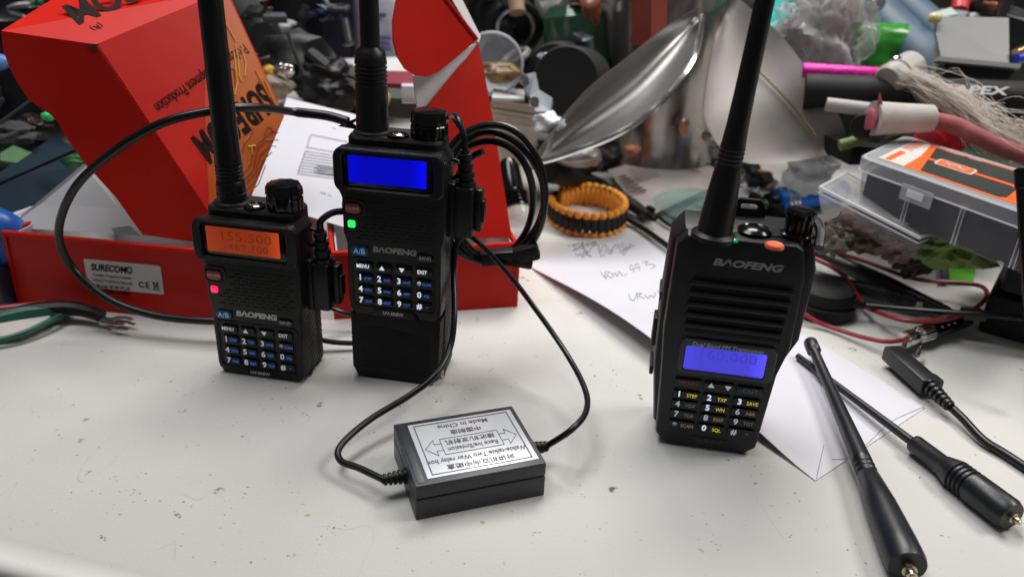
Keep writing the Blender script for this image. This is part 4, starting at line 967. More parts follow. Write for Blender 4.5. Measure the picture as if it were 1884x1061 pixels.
a = R(156); c = c0 + Vector((rx * math.cos(a), ry * math.sin(a), 0)); obj("buckle", box(nb(), c, (.7, 2.0, 1.6), rotz(156), .2), PLG, t_, smooth=True)
bm = nb()
tube(bm, [c0 + Vector(((rx + .1) * math.cos(a_), (ry + .1) * math.sin(a_), 1.05)) for a_ in [R(x) for x in range(20, 130, 8)]], .05, 5); obj("edge_thread", bm, mat("tan_thread", (.5, .35, .15), .7), t_, smooth=True)
t_ = thing("penlight", "small black penlight with a clear lens end standing between cable coil and bracelet", "torch", G(958, 415), 0)
q0, q1 = D(955, 412, 59), D(938, 318, 62)
obj("lens", lathe(nb(), [(.3, 0), (1.0, .1), (1.12, .5), (1.05, 1.3)], q0, q1 - q0, 24), glassy("clear_lens", (.9, .88, .84), .5, .08), t_, smooth=True)
obj("reflector", lathe(nb(), [(.25, .2), (.75, .3), (.9, 1.2)], q0, q1 - q0, 24), CHROME, t_, smooth=True)
pr = [(1.15, 1.3)]
for k in range(4): pr += [(1.15, 1.4 + k * .32), (1.0, 1.45 + k * .32), (1.0, 1.55 + k * .32), (1.12, 1.6 + k * .32)]
obj("barrel", lathe(nb(), pr + [(.9, 2.8), (.85, 5), (.6, 5.6)], q0, q1 - q0, 24), PLG, t_, smooth=True)
t_ = thing("magnifier_lens", "round thick greenish glass lens lying flat behind the broad radio", "lens", G(1290, 398), 0)
gm_ = bpy.data.materials.new("green_glass"); gm = glassy("pale_green_glass", (.45, .68, .62), .22, .04); gm_.use_nodes = True; b = gm_.node_tree.nodes["Principled BSDF"]; b.inputs["Base Color"].default_value = (.62, .90, .80, 1); b.inputs["Transmission Weight"].default_value = .85; b.inputs["Roughness"].default_value = .04; b.inputs["IOR"].default_value = 1.3
c = G(1292, 388, .1); rad = 4.6
obj("glass", lathe(nb(), [(rad * .96, 0), (rad, .15), (rad, .6), (rad * .96, .75), (rad * .7, 1.05), (rad * .4, 1.25), (.1, 1.32)], c, seg=64), gm, t_, smooth=True)
bm = nb(); tube(bm, [c + Vector(((rad + .05) * math.cos(a_), (rad + .05) * math.sin(a_), .3)) for a_ in [R(x * 7.5) for x in range(49)]], .09, 6); obj("rim", bm, mat("green_edge", (.12, .26, .21), .15, .3), t_, smooth=True)
bm = nb()
for i, ((x0, y0), (x1, y1)) in enumerate((((1205, 352), (1300, 385)), ((1230, 385), (1265, 350)), ((1215, 372), (1260, 358)), ((1245, 392), (1300, 355)))): tube(bm, [G(x0, y0, .05), G(x1, y1, .05)], .06, 5)
tag(obj("scrap_wire", bm, mat("grey_wire", (.12, .14, .13), .4, .5)), "few thin grey wires lying under the glass lens", "wire")
# strap with pen and a thin lead
rod("fabric_strap", "black stitched strap end running from behind the bracelet to the thin lead", "strap", cr([D(1010, 318, 66), G(1085, 335, 1.6), G(1125, 355, 1.3), G(1165, 378, 1.0), G(1192, 398, .7)]), lambda k: .9 - .45 * k, PLM)
bm = nb()
for x, y in ((1185, 390), (1197, 385), (1200, 400), (1180, 400)): box(bm, G(x, y, .9), (.9, .5, .5), rotz(x), .12)
tag(obj("wire_clip", bm, RUB, smooth=True), "small black spring clip between the strap end and the glass lens", "clip")
rod("thin_lead", "thin straight black lead from the bracelet to the back of the broad radio", "cable", cr([G(1150, 400, .5), G(1190, 425, .4), G(1225, 450, .5), G(1255, 470, .6)]), .24, CAB)
rod("thin_lead", "curved black lead hugging the rim of the glass lens", "cable", cr([G(1205, 395, .5), G(1240, 418, .35), G(1290, 432, .3), G(1330, 435, .3)]), .15, CAB)
rod("black_tube", "dark grey tube behind the broad radio's knob", "tube", [G(1385, 362, .9), G(1440, 395, .9), G(1500, 435, .9)], .5, PLM)
t_ = thing("blue_torch", "metallic blue torch with silver rings lying before the white foam wad", "torch", G(1470, 385), 0)
q0, q1 = G(1408, 376, 1.25), G(1550, 350, 1.4); dv = q1 - q0; L = dv.length
BLU = mat("anodised_blue", (.015, .17, .75), .3, .5)
obj("barrel", lathe(nb(), [(.8, .09 * L), (1.2, .12 * L), (1.2, .62 * L), (1.25, .64 * L), (1.2, .95 * L), (1.0, L)], q0, dv, 28), BLU, t_, smooth=True)
for k in range(3): obj("silver_ring", lathe(nb(), [(1.15, .18 * L + k * .5), (1.28, .19 * L + k * .5), (1.28, .215 * L + k * .5), (1.15, .225 * L + k * .5)], q0, dv, 24), CHROME, t_, smooth=True)
obj("tail", lathe(nb(), [(.5, 0), (.95, .03 * L), (1.0, .10 * L)], q0, dv, 24), PLG, t_, smooth=True)
obj("switch", lathe(nb(), [(.4, -.25), (.45, 0)], q0, dv, 16), mat("teal_rubber", (.05, .30, .2), .4), t_, smooth=True)
FO = mat("white_foam", (.76, .79, .84), .8, bump=.8, bs=20, var=.08)
tag(obj("foam_wad", lump(nb(), D(1492, 316, 67), (2.1, 1.3, 1.9), 5, .35, 2.2, 4), FO, smooth=True), "bluish white foam wad resting on the blue torch", "packing")
bm = nb()
for i in range(9):
    c = G(1355 + random.random() * 60, 320 + random.random() * 30, .5); box(bm, c, (.9, .5, .35), Matrix.Rotation(i * 1.3, 3, 'Z') @ Matrix.Rotation(i, 3, 'X'), .08)
tag(obj("metal_clips", bm, CHROME, smooth=True), "few tarnished metal clips lying together beyond the glass lens", "clip")
tag(obj("orange_tag", lump(nb(), G(1398, 318, .7), (1.4, .9, .3), 3, .2, 1), mat("orange_fabric", (.65, .17, .04), .6)), "flat orange tag beyond the metal clips", "tag")
bx_ = tag(obj("bulldog_block", box(nb(), D(1368, 278, 72), (1.6, 1.2, 2.4), rotz(10), .15), GREYP, smooth=True), "small dark grey block showing right of the broad radio's antenna", "block")

# ------------------------------------------------------------------ steel propeller-like piece in the middle distance
t_ = thing("steel_propeller", "polished steel boat propeller standing on its hub, blades spread wide", "propeller", G(1215, 300), 0)
hubb = G(1215, 290, 0); hubb = Vector((hubb.x, 86, 0))
hx = D(1218, 150, 86).x
st_ = mat("hub_steel", (.36, .33, .31), .2, .85, bump=.5, bs=2.2, var=.25, vs=1.2)
obj("hub", lathe(nb(), [(6.7, 0), (6.5, .4), (6.2, 3), (6.25, 12), (6.4, 22), (6.6, 34), (5.8, 34.4)], (hx, 86, 0), seg=64), st_, t_, smooth=True)
obj("hub_lip", lathe(nb(), [(7.0, 0), (7.2, .3), (6.8, .8), (6.4, .9)], (hx, 86, 0), seg=64), CHROME, t_, smooth=True)
def blade(edge_a, edge_b, Ya, Yb, sag, m, nm="blade", n=26, mid=6, th=.25):
    """surface between two pixel curves with their own distances, bowed by sag"""
    bm = nb(); A_ = cr([D(x, y, Y) for (x, y), Y in zip(edge_a, Ya)], 6); B_ = cr([D(x, y, Y) for (x, y), Y in zip(edge_b, Yb)], 6)
    def samp(P, k): 
        f = k * (len(P) - 1); i = int(min(f, len(P) - 2)); return P[i].lerp(P[i + 1], f - i)
    g = []
    for i in range(n + 1):
        k = i / n; a, b = samp(A_, k), samp(B_, k)
        g.append([a.lerp(b, j / mid) + Vector((0, sag * math.sin(math.pi * j / mid) * math.sin(math.pi * k) ** .5, -.3 * sag * math.sin(math.pi * j / mid))) for j in range(mid + 1)])
    off = Vector((0, th, 0)); vt = [[bm.verts.new(p) for p in r] for r in g]; vb = [[bm.verts.new(p + off) for p in r] for r in g]
    for i in range(n):
        for j in range(mid): bm.faces.new((vt[i][j], vt[i + 1][j], vt[i + 1][j + 1], vt[i][j + 1])); bm.faces.new((vb[i][j], vb[i][j + 1], vb[i + 1][j + 1], vb[i + 1][j]))
    for i in range(n): bm.faces.new((vt[i][0], vb[i][0], vb[i + 1][0], vt[i + 1][0])); bm.faces.new((vt[i][mid], vt[i + 1][mid], vb[i + 1][mid], vb[i][mid]))
    for j in range(mid): bm.faces.new((vt[0][j], vt[0][j + 1], vb[0][j + 1], vb[0][j])); bm.faces.new((vt[n][j], vb[n][j], vb[n][j + 1], vt[n][j + 1]))
    return obj(nm, bm, m, t_, smooth=True, ang=60)
BS = mat("blade_steel", (.30, .29, .285), .38, .9, bump=.06, bs=10, var=.12, vs=1.5)
e1a = [(976, 300), (1020, 235), (1080, 165), (1150, 110), (1220, 55), (1284, 14)]
e1b = [(978, 302), (1040, 285), (1140, 245), (1215, 190), (1275, 110), (1292, 30)]
bl = blade(e1a, e1b, [60, 62, 64, 66, 69, 72], [60, 60, 61, 63, 66, 71], 2.4, BS)
bm = nb(); tube(bm, cr([D(x, y, Y - .1) for (x, y), Y in zip(e1b, [60, 60, 61, 63, 66, 71])], 6), .26, 8); obj("edge_highlight", bm, CHROME, bl, smooth=True)  # bright chrome tube stands in for the highlight along the blade's lower rim
BS2 = mat("dull_blade_steel", (.20, .185, .175), .5, .8, bump=.15, bs=5, var=.18, vs=1.2)
blade([(1350, -10), (1432, 60), (1494, 140), (1540, 205), (1562, 262)], [(1318, 60), (1300, 150), (1300, 230), (1370, 300), (1545, 285)], [76, 71, 67, 65, 64], [74, 71, 67, 64, 63.5], .8, BS2)
bm = nb(); tube(bm, cr([D(x, y, Y) for (x, y), Y in zip([(1375, 110), (1440, 175), (1490, 235), (1512, 272)], [70, 66.5, 64.5, 63.5])], 6), .09, 6); obj("brass_seam", bm, GOLD, t_, smooth=True)
rod("red_label_strip", "rust red strip label stuck upright to the polished hub", "label", [D(1194, -30, 78.6), D(1194, 60, 78.9), D(1190, 82, 79.0)], 1.7, mat("rust_red", (.30, .05, .03), .45), seg=4)

# ------------------------------------------------------------------ clutter helpers
def L_(name, label, cat, px, py, Y, r, m, seed=1, rough=.3, fr=1.3, smooth=True, sub=4, floor_=True):
    c = D(px, py, Y)
    return tag(obj(name, lump(nb(), c, r, seed, rough, fr, sub, flat=0.02 if floor_ else None), m, smooth=smooth), label, cat)
def B_x(name, label, cat, px, py, Y, s, m, ang=0, tilt=0, roll=0, bev=.12, group=None):
    c = D(px, py, Y); rot = Matrix.Rotation(R(ang), 3, 'Z') @ Matrix.Rotation(R(tilt), 3, 'X') @ Matrix.Rotation(R(roll), 3, 'Y')
    return tag(obj(name, box(nb(), c, s, rot, bev), m, smooth=True), label, cat, group)
def C_y(name, label, cat, a, b_, prof, m, seg=24, group=None):
    d = b_ - a; L = d.length
    return tag(obj(name, lathe(nb(), [(r, h * L) for r, h in prof], a, d, seg), m, smooth=True, ang=40), label, cat, group)
BAG = mat("black_bag_film", (.004, .005, .006), .25, bump=.8, bs=6, var=.3, vs=1)
NAVY = mat("navy_foil", (.003, .014, .028), .6, spec=.12, var=.3, vs=1); GRN = mat("leaf_green", (.01, .42, .045), .7, spec=.15, var=.12); DGRN = mat("dark_leaf_green", (.015, .12, .02), .45, var=.3)
# left: black bag, navy snack wrapper with green leaf print, needles, blue case
L_("black_bag", "crumpled glossy black bag heaped at the far left behind the red box", "bag", 30, 220, 68, (13, 6, 9), BAG, 3, .5, 2.2)
L_("black_bag", "smaller dark bag peeping above the red box top flap", "bag", 190, -30, 84, (16, 6, 6), mat("brown_black", (.02, .014, .01), .5, bump=.5, bs=6, var=.4), 8, .5, 2.2)
t_ = thing("foil_wrapper", "dark blue foil wrapper with bright green leaf print at the far left", "wrapper", G(60, 400), 0)
q = [D(-20, 330, 55), D(100, 250, 62), D(185, 300, 61), D(0, 412, 53)]
bm = nb(); panel(bm, q, .2); obj("foil", bm, NAVY, t_)
nq = (q[1] - q[0]).cross(q[3] - q[0]).normalized(); nq = nq if nq.dot(q[0] - CO) < 0 else -nq
def onq(x, y): return onplane(x, y, q[0], nq) + nq * .06
bm = nb(); panel(bm, [onq(x, y) for x, y in ((4, 345), (18, 322), (36, 306), (58, 298), (72, 300), (70, 314), (54, 332), (34, 352), (20, 364), (8, 358))], .02); obj("leaf_print", bm, GRN, t_)
bm = nb(); panel(bm, [onq(x, y) for x, y in ((0, 282), (24, 268), (60, 282), (84, 288), (60, 298), (30, 300), (0, 296))], .02); obj("leaf_shade_print", bm, DGRN, t_)
L_("green_clip", "tiny bright green clip against the black bag", "clip", 88, 214, 58, (.5, .4, .35), mat("emerald", (.02, .5, .15), .3), 2, .1, floor_=False)
L_("green_leaf_toy", "dull green plastic leaf lying beside the dark end of the red lid", "toy leaf", 140, 296, 57, (1.2, .5, .5), DGRN, 6, .3, floor_=False)
L_("grey_cloth", "grey crumpled cloth between bag and foil wrapper", "cloth", 20, 245, 60, (1.8, 1.2, .7), mat("grey_cloth", (.045, .045, .05), .8, bump=.6, bs=12, var=.3), 4, .5, 2, floor_=False)
rod("knitting_needle", "long dark needle slanting across the green leaf print", "needle", [D(-20, 348, 51.5), D(140, 277, 53)], .12, PLG)
rod("knitting_needle", "short dark needle slanting up into the black bag", "needle", [D(-20, 240, 57), D(60, 182, 58)], .1, GREYP)
t_ = thing("blue_case", "royal blue and black plastic case at the left edge beside the red box", "case", G(0, 560), 0)
obj("upper_shell", lump(nb(), D(-14, 440, 46.5), (2.3, 2, 2.3), 3, .15, 1), mat("royal_blue", (.01, .10, .42), .35), t_, smooth=True)
obj("lower_shell", box(nb(), D(-30, 520, 46), (5.4, 3, 3.6), rotz(-10), .4), mat("midnight_blue", (.006, .012, .03), .35), t_, smooth=True)
poly("torn_packet", "torn white and blue packet edge under the foil wrapper", "packet", [D(0, 400, 52.5), D(62, 378, 54), D(70, 388, 54), D(40, 400, 53), D(18, 402, 52.6)], mat("packet_white", (.5, .5, .5), .5), .15)
poly("blue_packet", "flat blue packet tucked under the torn white packet", "packet", [D(0, 386, 52.8), D(36, 402, 52.4), D(18, 418, 51), D(-10, 412, 50)], mat("packet_blue", (.01, .12, .5), .4), .15)
L_("blue_bottle_cap", "pale blue cap glimpsed left of the red lid", "cap", -4, 114, 60, (.9, .8, .6), mat("cap_blue", (.08, .2, .5), .4), 2, .1, floor_=False)
# test lead with spade terminals, green-rimmed dish
t_ = thing("spade_lead", "black and red lead ending in tinned spade terminals by the red box", "cable", G(150, 590), 0)
obj("red_lead", tube(nb(), cr([G(-60, 575, 1.2), G(20, 566, 1.2), G(85, 560, 1.1)]), .24, 10), REDW, t_, smooth=True)
obj("black_sleeve", tube(nb(), cr([G(-60, 590, .9), G(20, 577, .9), G(90, 568, .95), G(140, 568, .9), G(188, 580, .7)]), lambda k: .38 + .1 * math.sin(k * 3), 10), RUB, t_, smooth=True)
def spade(name, c, a, z, sc=1.0, rise=0.0):
    bm = nb(); M = Matrix.Translation(c) @ Matrix.Rotation(R(a), 4, 'Z') @ Matrix.Rotation(R(rise), 4, 'Y')
    pts = [(-1.2, .16), (-.4, .18), (-.2, .42), (.3, .5), (.85, .36), (.8, .2), (.35, .3), (.0, .18), (.0, -.18), (.35, -.3), (.8, -.2), (.85, -.36), (.3, -.5), (-.2, -.42), (-.4, -.18), (-1.2, -.16)]
    loft(bm, [[M @ Vector((x * sc, y * sc, 0)) for x, y in pts], [M @ Vector((x * sc, y * sc, .07)) for x, y in pts]])
    return obj(name, bm, mat("tinned_metal", (.42, .36, .34), .35, .9), t_)
spade("spade_terminal", G(212, 590, .6), -18, .6, 1.25, -6)
spade("spade_terminal", G(216, 597, .35), -10, .3, 1.15, 4)
t_ = thing("green_rimmed_dish", "pale curved tray with dark green rim poking in at the lower left", "tray", G(30, 610), 0)
GR = mat("bottle_green", (.02, .10, .075), .4); CRM = mat("cream_plastic", (.58, .55, .50), .4, var=.1)
bm = nb(); panel(bm, [G(-40, 625, .5), G(40, 612, .6), G(88, 588, .7), (G(96, 574, .8)), G(70, 572, .8), G(0, 592, .7), G(-40, 600, .7)], .3); obj("tray_surface", bm, CRM, t_)
bm = nb(); tube(bm, cr([G(-60, 632, .5), G(0, 625, .5), G(50, 610, .6), G(92, 590, .7), G(125, 575, .6)]), .2, 8); obj("near_rim", bm, GR, t_, smooth=True)
bm = nb(); tube(bm, cr([G(-60, 598, .8), G(0, 586, .8), G(60, 575, .85), G(128, 570, .7)]), lambda k: .28 + .35 * k, 8); obj("far_rim", bm, GR, t_, smooth=True)

# middle distance, behind the two keypad radios
DKP = mat("dark_grey_plastic", (.018, .019, .02), .5, var=.2, vs=2)
t_ = thing("camera_tripod", "folded grey and black mini tripod lying behind the red lid", "tripod", G(560, 190), 0)
obj("centre_tube", lathe(nb(), [(1.9, 0), (2.0, .5), (2.0, 9), (1.3, 9.6)], D(420, 0, 84), D(505, 90, 74) - D(420, 0, 84), 24), mat("graphite_tube", (.04, .04, .044), .45, .3), t_, smooth=True)
obj("leg_hub", lump(nb(), D(545, 110, 74), (3.0, 1.8, 2.2), 6, .5, 1.6), DKP, t_, smooth=True)
for k, (a_, b_) in enumerate((((500, 80, 74.5), (552, 118, 73)), ((545, 125, 73), (560, 175, 72.5)), ((548, 140, 73), (470, 178, 74)), ((570, 100, 73), (620, 140, 72)), ((560, 110, 73), (534, 66, 75)))):
    obj("leg", tube(nb(), [D(*a_), D(*b_)], (.75, .55), 10), DKP, t_, smooth=True)
L_("camera_pouch", "black soft pouch slumped right of the mini tripod", "pouch", 602, 158, 72, (2.7, 2, 2.0), PL, 12, .5, 1.6, floor_=False)
rod("loop_cable", "thin black cable arching over the black pouch", "cable", cr([D(560, 145, 72), D(600, 138, 71), D(640, 140, 71), D(660, 150, 70)]), .14, CAB)
B_x("upright_box", "tall matt black box standing behind the mini tripod", "box", 580, 20, 88, (8.5, 5, 14), mat("matt_black_card", (.012, .013, .014), .6, var=.1), 6)
B_x("navy_box", "narrow navy box beside the tall black box", "box", 622, 10, 84, (2.6, 4, 11), mat("navy_card", (.006, .007, .018), .5), 4)
B_x("low_black_case", "long low black case lying across behind the tallest radio's antenna", "case", 680, 120, 92, (22, 5, 3.4), mat("black_case", (.015, .017, .017), .5), 2, 0, 4)
B_x("beige_bottle", "cream tin edge seen between navy box and antenna", "tin", 643, 40, 88, (2.0, 3, 8), mat("cream_tin", (.36, .33, .30), .5), 0)
t_ = thing("pill_bottle", "white bottle with blue cap and purple print behind the rounded red flap", "bottle", G(705, 130), 0)
c = D(702, 108, 86); WB = mat("bottle_white", (.42, .42, .48), .4)
obj("bottle_body", lathe(nb(), [(3.2, 0), (3.4, .4), (3.4, 6.0), (3.0, 6.6)], c, seg=32), WB, t_, smooth=True); obj("cap", lathe(nb(), [(3.0, 6.6), (3.0, 9.5), (2.7, 9.8)], c, seg=32), mat("cobalt_cap", (.01, .03, .42), .4), t_, smooth=True)
bm = nb()
for k, (z, w) in enumerate(((4.8, 1.6), (2.6, 2.4), (2.0, 2.2), (1.5, 2.5))): box(bm, c + Vector((.4, -3.42, z)), (w, .1, .32))
obj("bottle_print", bm, mat("violet_print", (.12, .12, .35), .5), t_)
poly("white_carton", "flat white carton edge behind the antenna of the tallest radio", "carton", [D(625, 108, 80), D(730, 105, 82), D(765, 142, 74), D(640, 150, 73)], WHITEC, .3)
poly("white_note", "white paper under the black pouch", "paper", [D(500, 195, 74), D(530, 150, 82), D(640, 150, 84), D(660, 190, 76), D(600, 215, 70)], WHITEC, .1)
B_x("maroon_book", "maroon and grey paperback behind the tallest radio", "book", 738, 158, 72, (5.2, 6, 1.6), mat("maroon_cover", (.22, .02, .04), .5, var=.15), 12)
B_x("grey_case", "flat dark grey case with a yellow corner behind the tallest radio", "case", 745, 190, 66, (6.5, 4, 1.6), mat("grey_case", (.06, .065, .06), .55), -4)
L_("yellow_tab", "small yellow tab on the grey case's corner", "tab", 706, 182, 63.5, (.5, .4, .7), mat("yellow", (.6, .5, .05), .5), 2, .1, floor_=False)
B_x("clear_cube", "little clear plastic cube standing on the grey case", "cube", 755, 172, 64, (1.4, 1.2, 1.4), CLE, 12)
L_("amber_bead", "little amber bead left of the mini tripod", "bead", 494, 132, 70, (.7, .6, .6), mat("amber", (.6, .32, .03), .4), 2, .15, floor_=False)
L_("chrome_nut", "bright metal nut by the tripod leg", "nut", 522, 130, 70, (.9, .5, .6), CHROME, 3, .4, floor_=False)
L_("tan_pouch", "tan cloth fold under the tripod legs", "cloth", 495, 158, 70, (2.0, 1.2, 1.1), mat("tan_cloth", (.30, .25, .19), .8, var=.2), 5, .4, floor_=False)
L_("pink_packet", "dusty pink packet at the top left of the tall black box", "packet", 500, 28, 90, (4, 2, 2.0), mat("dusty_pink", (.22, .13, .12), .6, var=.3), 8, .4, floor_=False)
L_("white_wrapper", "small white wrapper by the graphite tube", "wrapper", 455, 18, 80, (1.1, .8, .7), WHITEC, 9, .4, floor_=False)
L_("white_wrapper", "white wrapper strip below the dusty pink packet", "wrapper", 508, 45, 82, (1.8, 1, .7), mat("dim_white", (.4, .4, .4), .6), 19, .3, floor_=False)
L_("green_bush_toy", "dark green tuft above the red lid's far corner", "decoration", 440, -8, 95, (5, 3, 3), DGRN, 9, .6, 2.4, floor_=False)
L_("black_jacket", "black cloth slumped behind the tripod and boxes", "cloth", 500, 60, 100, (16, 6, 12), mat("black_cloth", (.012, .012, .012), .8, bump=.6, bs=4), 13, .4, 2)

# between the second red lid and the propeller
t_ = thing("camera_lens", "black camera lens with a silver ring facing us above the clear cup", "lens", G(940, 110), 0)
q0, q1 = D(948, 52, 84), D(920, 20, 96)
obj("barrel", lathe(nb(), [(2.6, 0), (2.9, .3), (2.9, 3), (3.6, 3.2), (3.8, 12)], q0, q1 - q0, 32), PL, t_, smooth=True)
obj("front_ring", lathe(nb(), [(1.7, -.15), (2.0, -.15), (2.1, .1), (1.7, .1), (1.7, -.15)], q0, q1 - q0, 32, caps=False), CHROME, t_, smooth=True); obj("front_glass", lathe(nb(), [(1.7, -.05), (1.2, -.2), (.1, -.25)], q0, q1 - q0, 24), PLG, t_, smooth=True)
L_("black_backpack", "black bag filling the gap behind the camera lens", "bag", 900, 30, 108, (14, 6, 16), mat("bag_black", (.012, .012, .013), .6, bump=.5, bs=5), 23, .35, 1.6)
rod("wooden_peg", "tan wooden peg standing over the camera lens", "peg", [D(948, -10, 82), D(952, 24, 81)], .8, mat("tan_wood", (.35, .22, .14), .6))
t_ = thing("clear_cup", "clear plastic cup on its side with amber inside next to the red lid", "cup", G(920, 170), 0)
q0, q1 = D(905, 118, 70), D(925, 112, 77)
obj("cup_wall", lathe(nb(), [(2.6, 0), (2.7, .05), (2.1, 6.0), (.1, 6.1)], q0, q1 - q0, 40, caps=(False)), glassy("cup_plastic", (.75, .78, .84), .35, .2), t_, smooth=True)
obj("cup_rim", tube(nb(), [q0 + Vector((2.65 * math.cos(R(k * 10)), 0, 2.65 * math.sin(R(k * 10)))) for k in range(37)], .13, 6), CLE, t_, smooth=True)
L_("amber_lump", "amber brown lump inside the clear cup's mouth", "scrap", 918, 132, 70.5, (1.9, 1.2, .8), mat("amber_brown", (.28, .17, .07), .3, var=.4), 4, .4, floor_=False)
poly("white_tag_board", "small white board lying under the clear cup", "board", [D(908, 160, 72), D(965, 165, 73), D(965, 182, 68), D(905, 180, 67)], WHITEC, .25)
t_ = thing("grey_bracket", "blue grey plastic hinge bracket right of the clear cup", "bracket", G(990, 210), 0)
BG = mat("blue_grey_plastic", (.22, .24, .27), .45)
bm = nb(); panel(bm, [D(962, 138, 70), D(985, 133, 70), D(992, 165, 68), D(1016, 180, 66), D(1012, 205, 64), D(985, 205, 64), D(975, 175, 66), D(964, 165, 69)], .5); obj("plate", bm, BG, t_)
for x, y, Y in ((965, 148, 69.2), (983, 188, 64.8)): obj("screw", lathe(nb(), [(.45, 0), (.4, .2), (.1, .25)], D(x, y, Y), (0, -1, .3), 14), CHROME, t_, smooth=True)
t_ = thing("notepad_stack", "cream pages of a thick notepad behind the cable coil", "notepad", G(930, 280), 0)
CP = mat("cream_pages", (.60, .55, .44), .75, var=.08)
for k, (pts, h_) in enumerate((([G(880, 250, 2.2), D(905, 182, 70), D(1000, 196, 68), G(935, 300, 1.8)], 1.3),)):
    for j in range(5):
        bm = nb(); ps = [p_ + Vector((.15 * math.sin(j * 2), 0, -.42 * j)) for p_ in pts]; loft(bm, [ps, [p_ + Vector((0, 0, -.3)) for p_ in ps]]); obj("page_block", bm, CP, t_)
bm = nb(); lathe(bm, [(1.5, 0), (1.5, 10)], G(905, 262, 1.2), G(1000, 205, 1.5) - G(905, 262, 1.2), 20); obj("curled_page", bm, CP, t_, smooth=True)
C_y("black_puck", "big round matt black puck tilted in front of the propeller hub", "puck", D(1040, 150, 70), D(1070, 150, 76), [(2.9, 0), (3.1, .1), (3.1, .85), (2.8, 1)], mat("soot_black", (.004, .004, .005), .7), 40)
C_y("black_puck", "second black disc overlapping behind the big puck", "puck", D(1020, 135, 75), D(1040, 130, 79), [(2.6, 0), (2.8, .1), (2.8, .85), (2.5, 1)], mat("soot_black", (.004, .004, .005), .7), 40)
t_ = thing("green_jar", "green glass jar leaning behind the black puck", "jar", G(1075, 160), 0)
obj("glass", lathe(nb(), [(3.2, 0), (3.4, 1), (3.4, 8), (2.6, 9)], D(1068, 175, 84), (-.15, .1, 1), 32), mat("dull_green_glass", (.03, .085, .05), .12), t_, smooth=True)
t_ = thing("glass_jar", "clear glass jar holding black parts left of the propeller hub", "jar", G(1050, 120), 0)
c = D(1065, 110, 88)
obj("glass", lathe(nb(), [(4.8, 0), (5.2, .6), (5.2, 8), (4.2, 10), (4.2, 13)], c, seg=40, caps=False), glassy("jar_glass", (.8, .84, .8), .2, .05), t_, smooth=True)
obj("jar_rim", tube(nb(), [c + Vector((5.1 * math.cos(R(k * 10)), 5.1 * math.sin(R(k * 10)), 7.8)) for k in range(37)], .2, 6), CLE, t_, smooth=True)
tag(obj("black_parts", lump(nb(), c + Vector((0, 0, 3.2)), (4.2, 4.2, 3.2), 5, .4, 2), PL, smooth=True), "heap of black plastic parts inside the clear glass jar", "parts")
L_("cream_mug", "cream rounded mug behind the glass jar", "mug", 1080, 20, 100, (6, 4, 4), mat("cream_glaze", (.33, .31, .26), .35), 2, .1, floor_=False)
rod("grey_tube_bag", "pale grey roll lying above the clear cup", "roll", cr([D(965, 30, 92), D(1010, 22, 92), D(1050, 12, 93)]), 1.2, mat("pale_grey_film", (.28, .28, .28), .4))
L_("white_polybag", "bright scrap of white film above the black puck", "wrapping", 1025, 108, 73, (1.6, .8, .5), mat("bright_film", (.7, .75, .8), .3), 7, .5, floor_=False)
L_("white_polybag", "second bright film scrap right of the first above the puck", "wrapping", 1078, 124, 74, (1.5, .7, .6), mat("bright_film", (.7, .75, .8), .3), 17, .5, floor_=False)
L_("tissue_wad", "white tissue wad at the end of the curled page", "tissue", 1008, 228, 63, (1.1, .9, .8), mat("tissue", (.7, .75, .8), .7), 7, .5, floor_=False)
# dark things below the propeller
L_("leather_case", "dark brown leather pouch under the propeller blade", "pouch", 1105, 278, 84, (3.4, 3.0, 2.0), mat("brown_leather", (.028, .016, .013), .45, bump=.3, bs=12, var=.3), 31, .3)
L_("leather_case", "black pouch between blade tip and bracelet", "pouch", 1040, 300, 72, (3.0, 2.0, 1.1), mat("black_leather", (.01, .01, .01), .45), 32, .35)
t_ = thing("spice_jar", "small frosted jar with greenish lid below the propeller hub", "jar", G(1205, 285), 0)
c = G(1208, 280, 0); obj("jar_body", lathe(nb(), [(1.5, 0), (1.7, .3), (1.7, 2.6), (1.4, 3)], c, seg=24), mat("frosted", (.16, .13, .11), .3), t_, smooth=True); obj("lid", lathe(nb(), [(1.55, 3), (1.6, 4.4), (1.4, 4.6)], c, seg=24), mat("sage_lid", (.17, .22, .18), .4), t_, smooth=True)
C_y("battery_cell", "black cylinder cell standing right of the frosted jar", "battery", G(1250, 290), D(1250, 225, 80), [(1.0, 0), (1.0, .95), (.5, 1)], PLG)
L_("copper_bead", "copper oval bead right of the black cell", "bead", 1258, 234, 78, (.55, .4, .9), mat("copper", (.55, .25, .15), .3, .6), 2, .1, floor_=False)
L_("silver_stopper", "small silver cap left of the broad radio's antenna", "cap", 1312, 252, 70, (1.0, .7, .8), mat("dull_silver", (.35, .33, .3), .35, .7), 2, .15, floor_=False)
L_("orange_bead", "orange bead in front of the brown pouch", "bead", 1162, 276, 76, (.8, .6, .5), mat("coral", (.55, .18, .08), .5), 2, .3, floor_=False)
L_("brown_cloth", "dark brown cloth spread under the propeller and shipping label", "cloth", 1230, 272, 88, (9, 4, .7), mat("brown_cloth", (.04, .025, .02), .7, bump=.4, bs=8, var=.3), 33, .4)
L_("steel_washers", "grey metal dome half under the long blade", "dome", 1060, 285, 66.5, (2.2, 1.8, 1.0), mat("dull_silver", (.35, .33, .3), .35, .7), 3, .1, floor_=False)

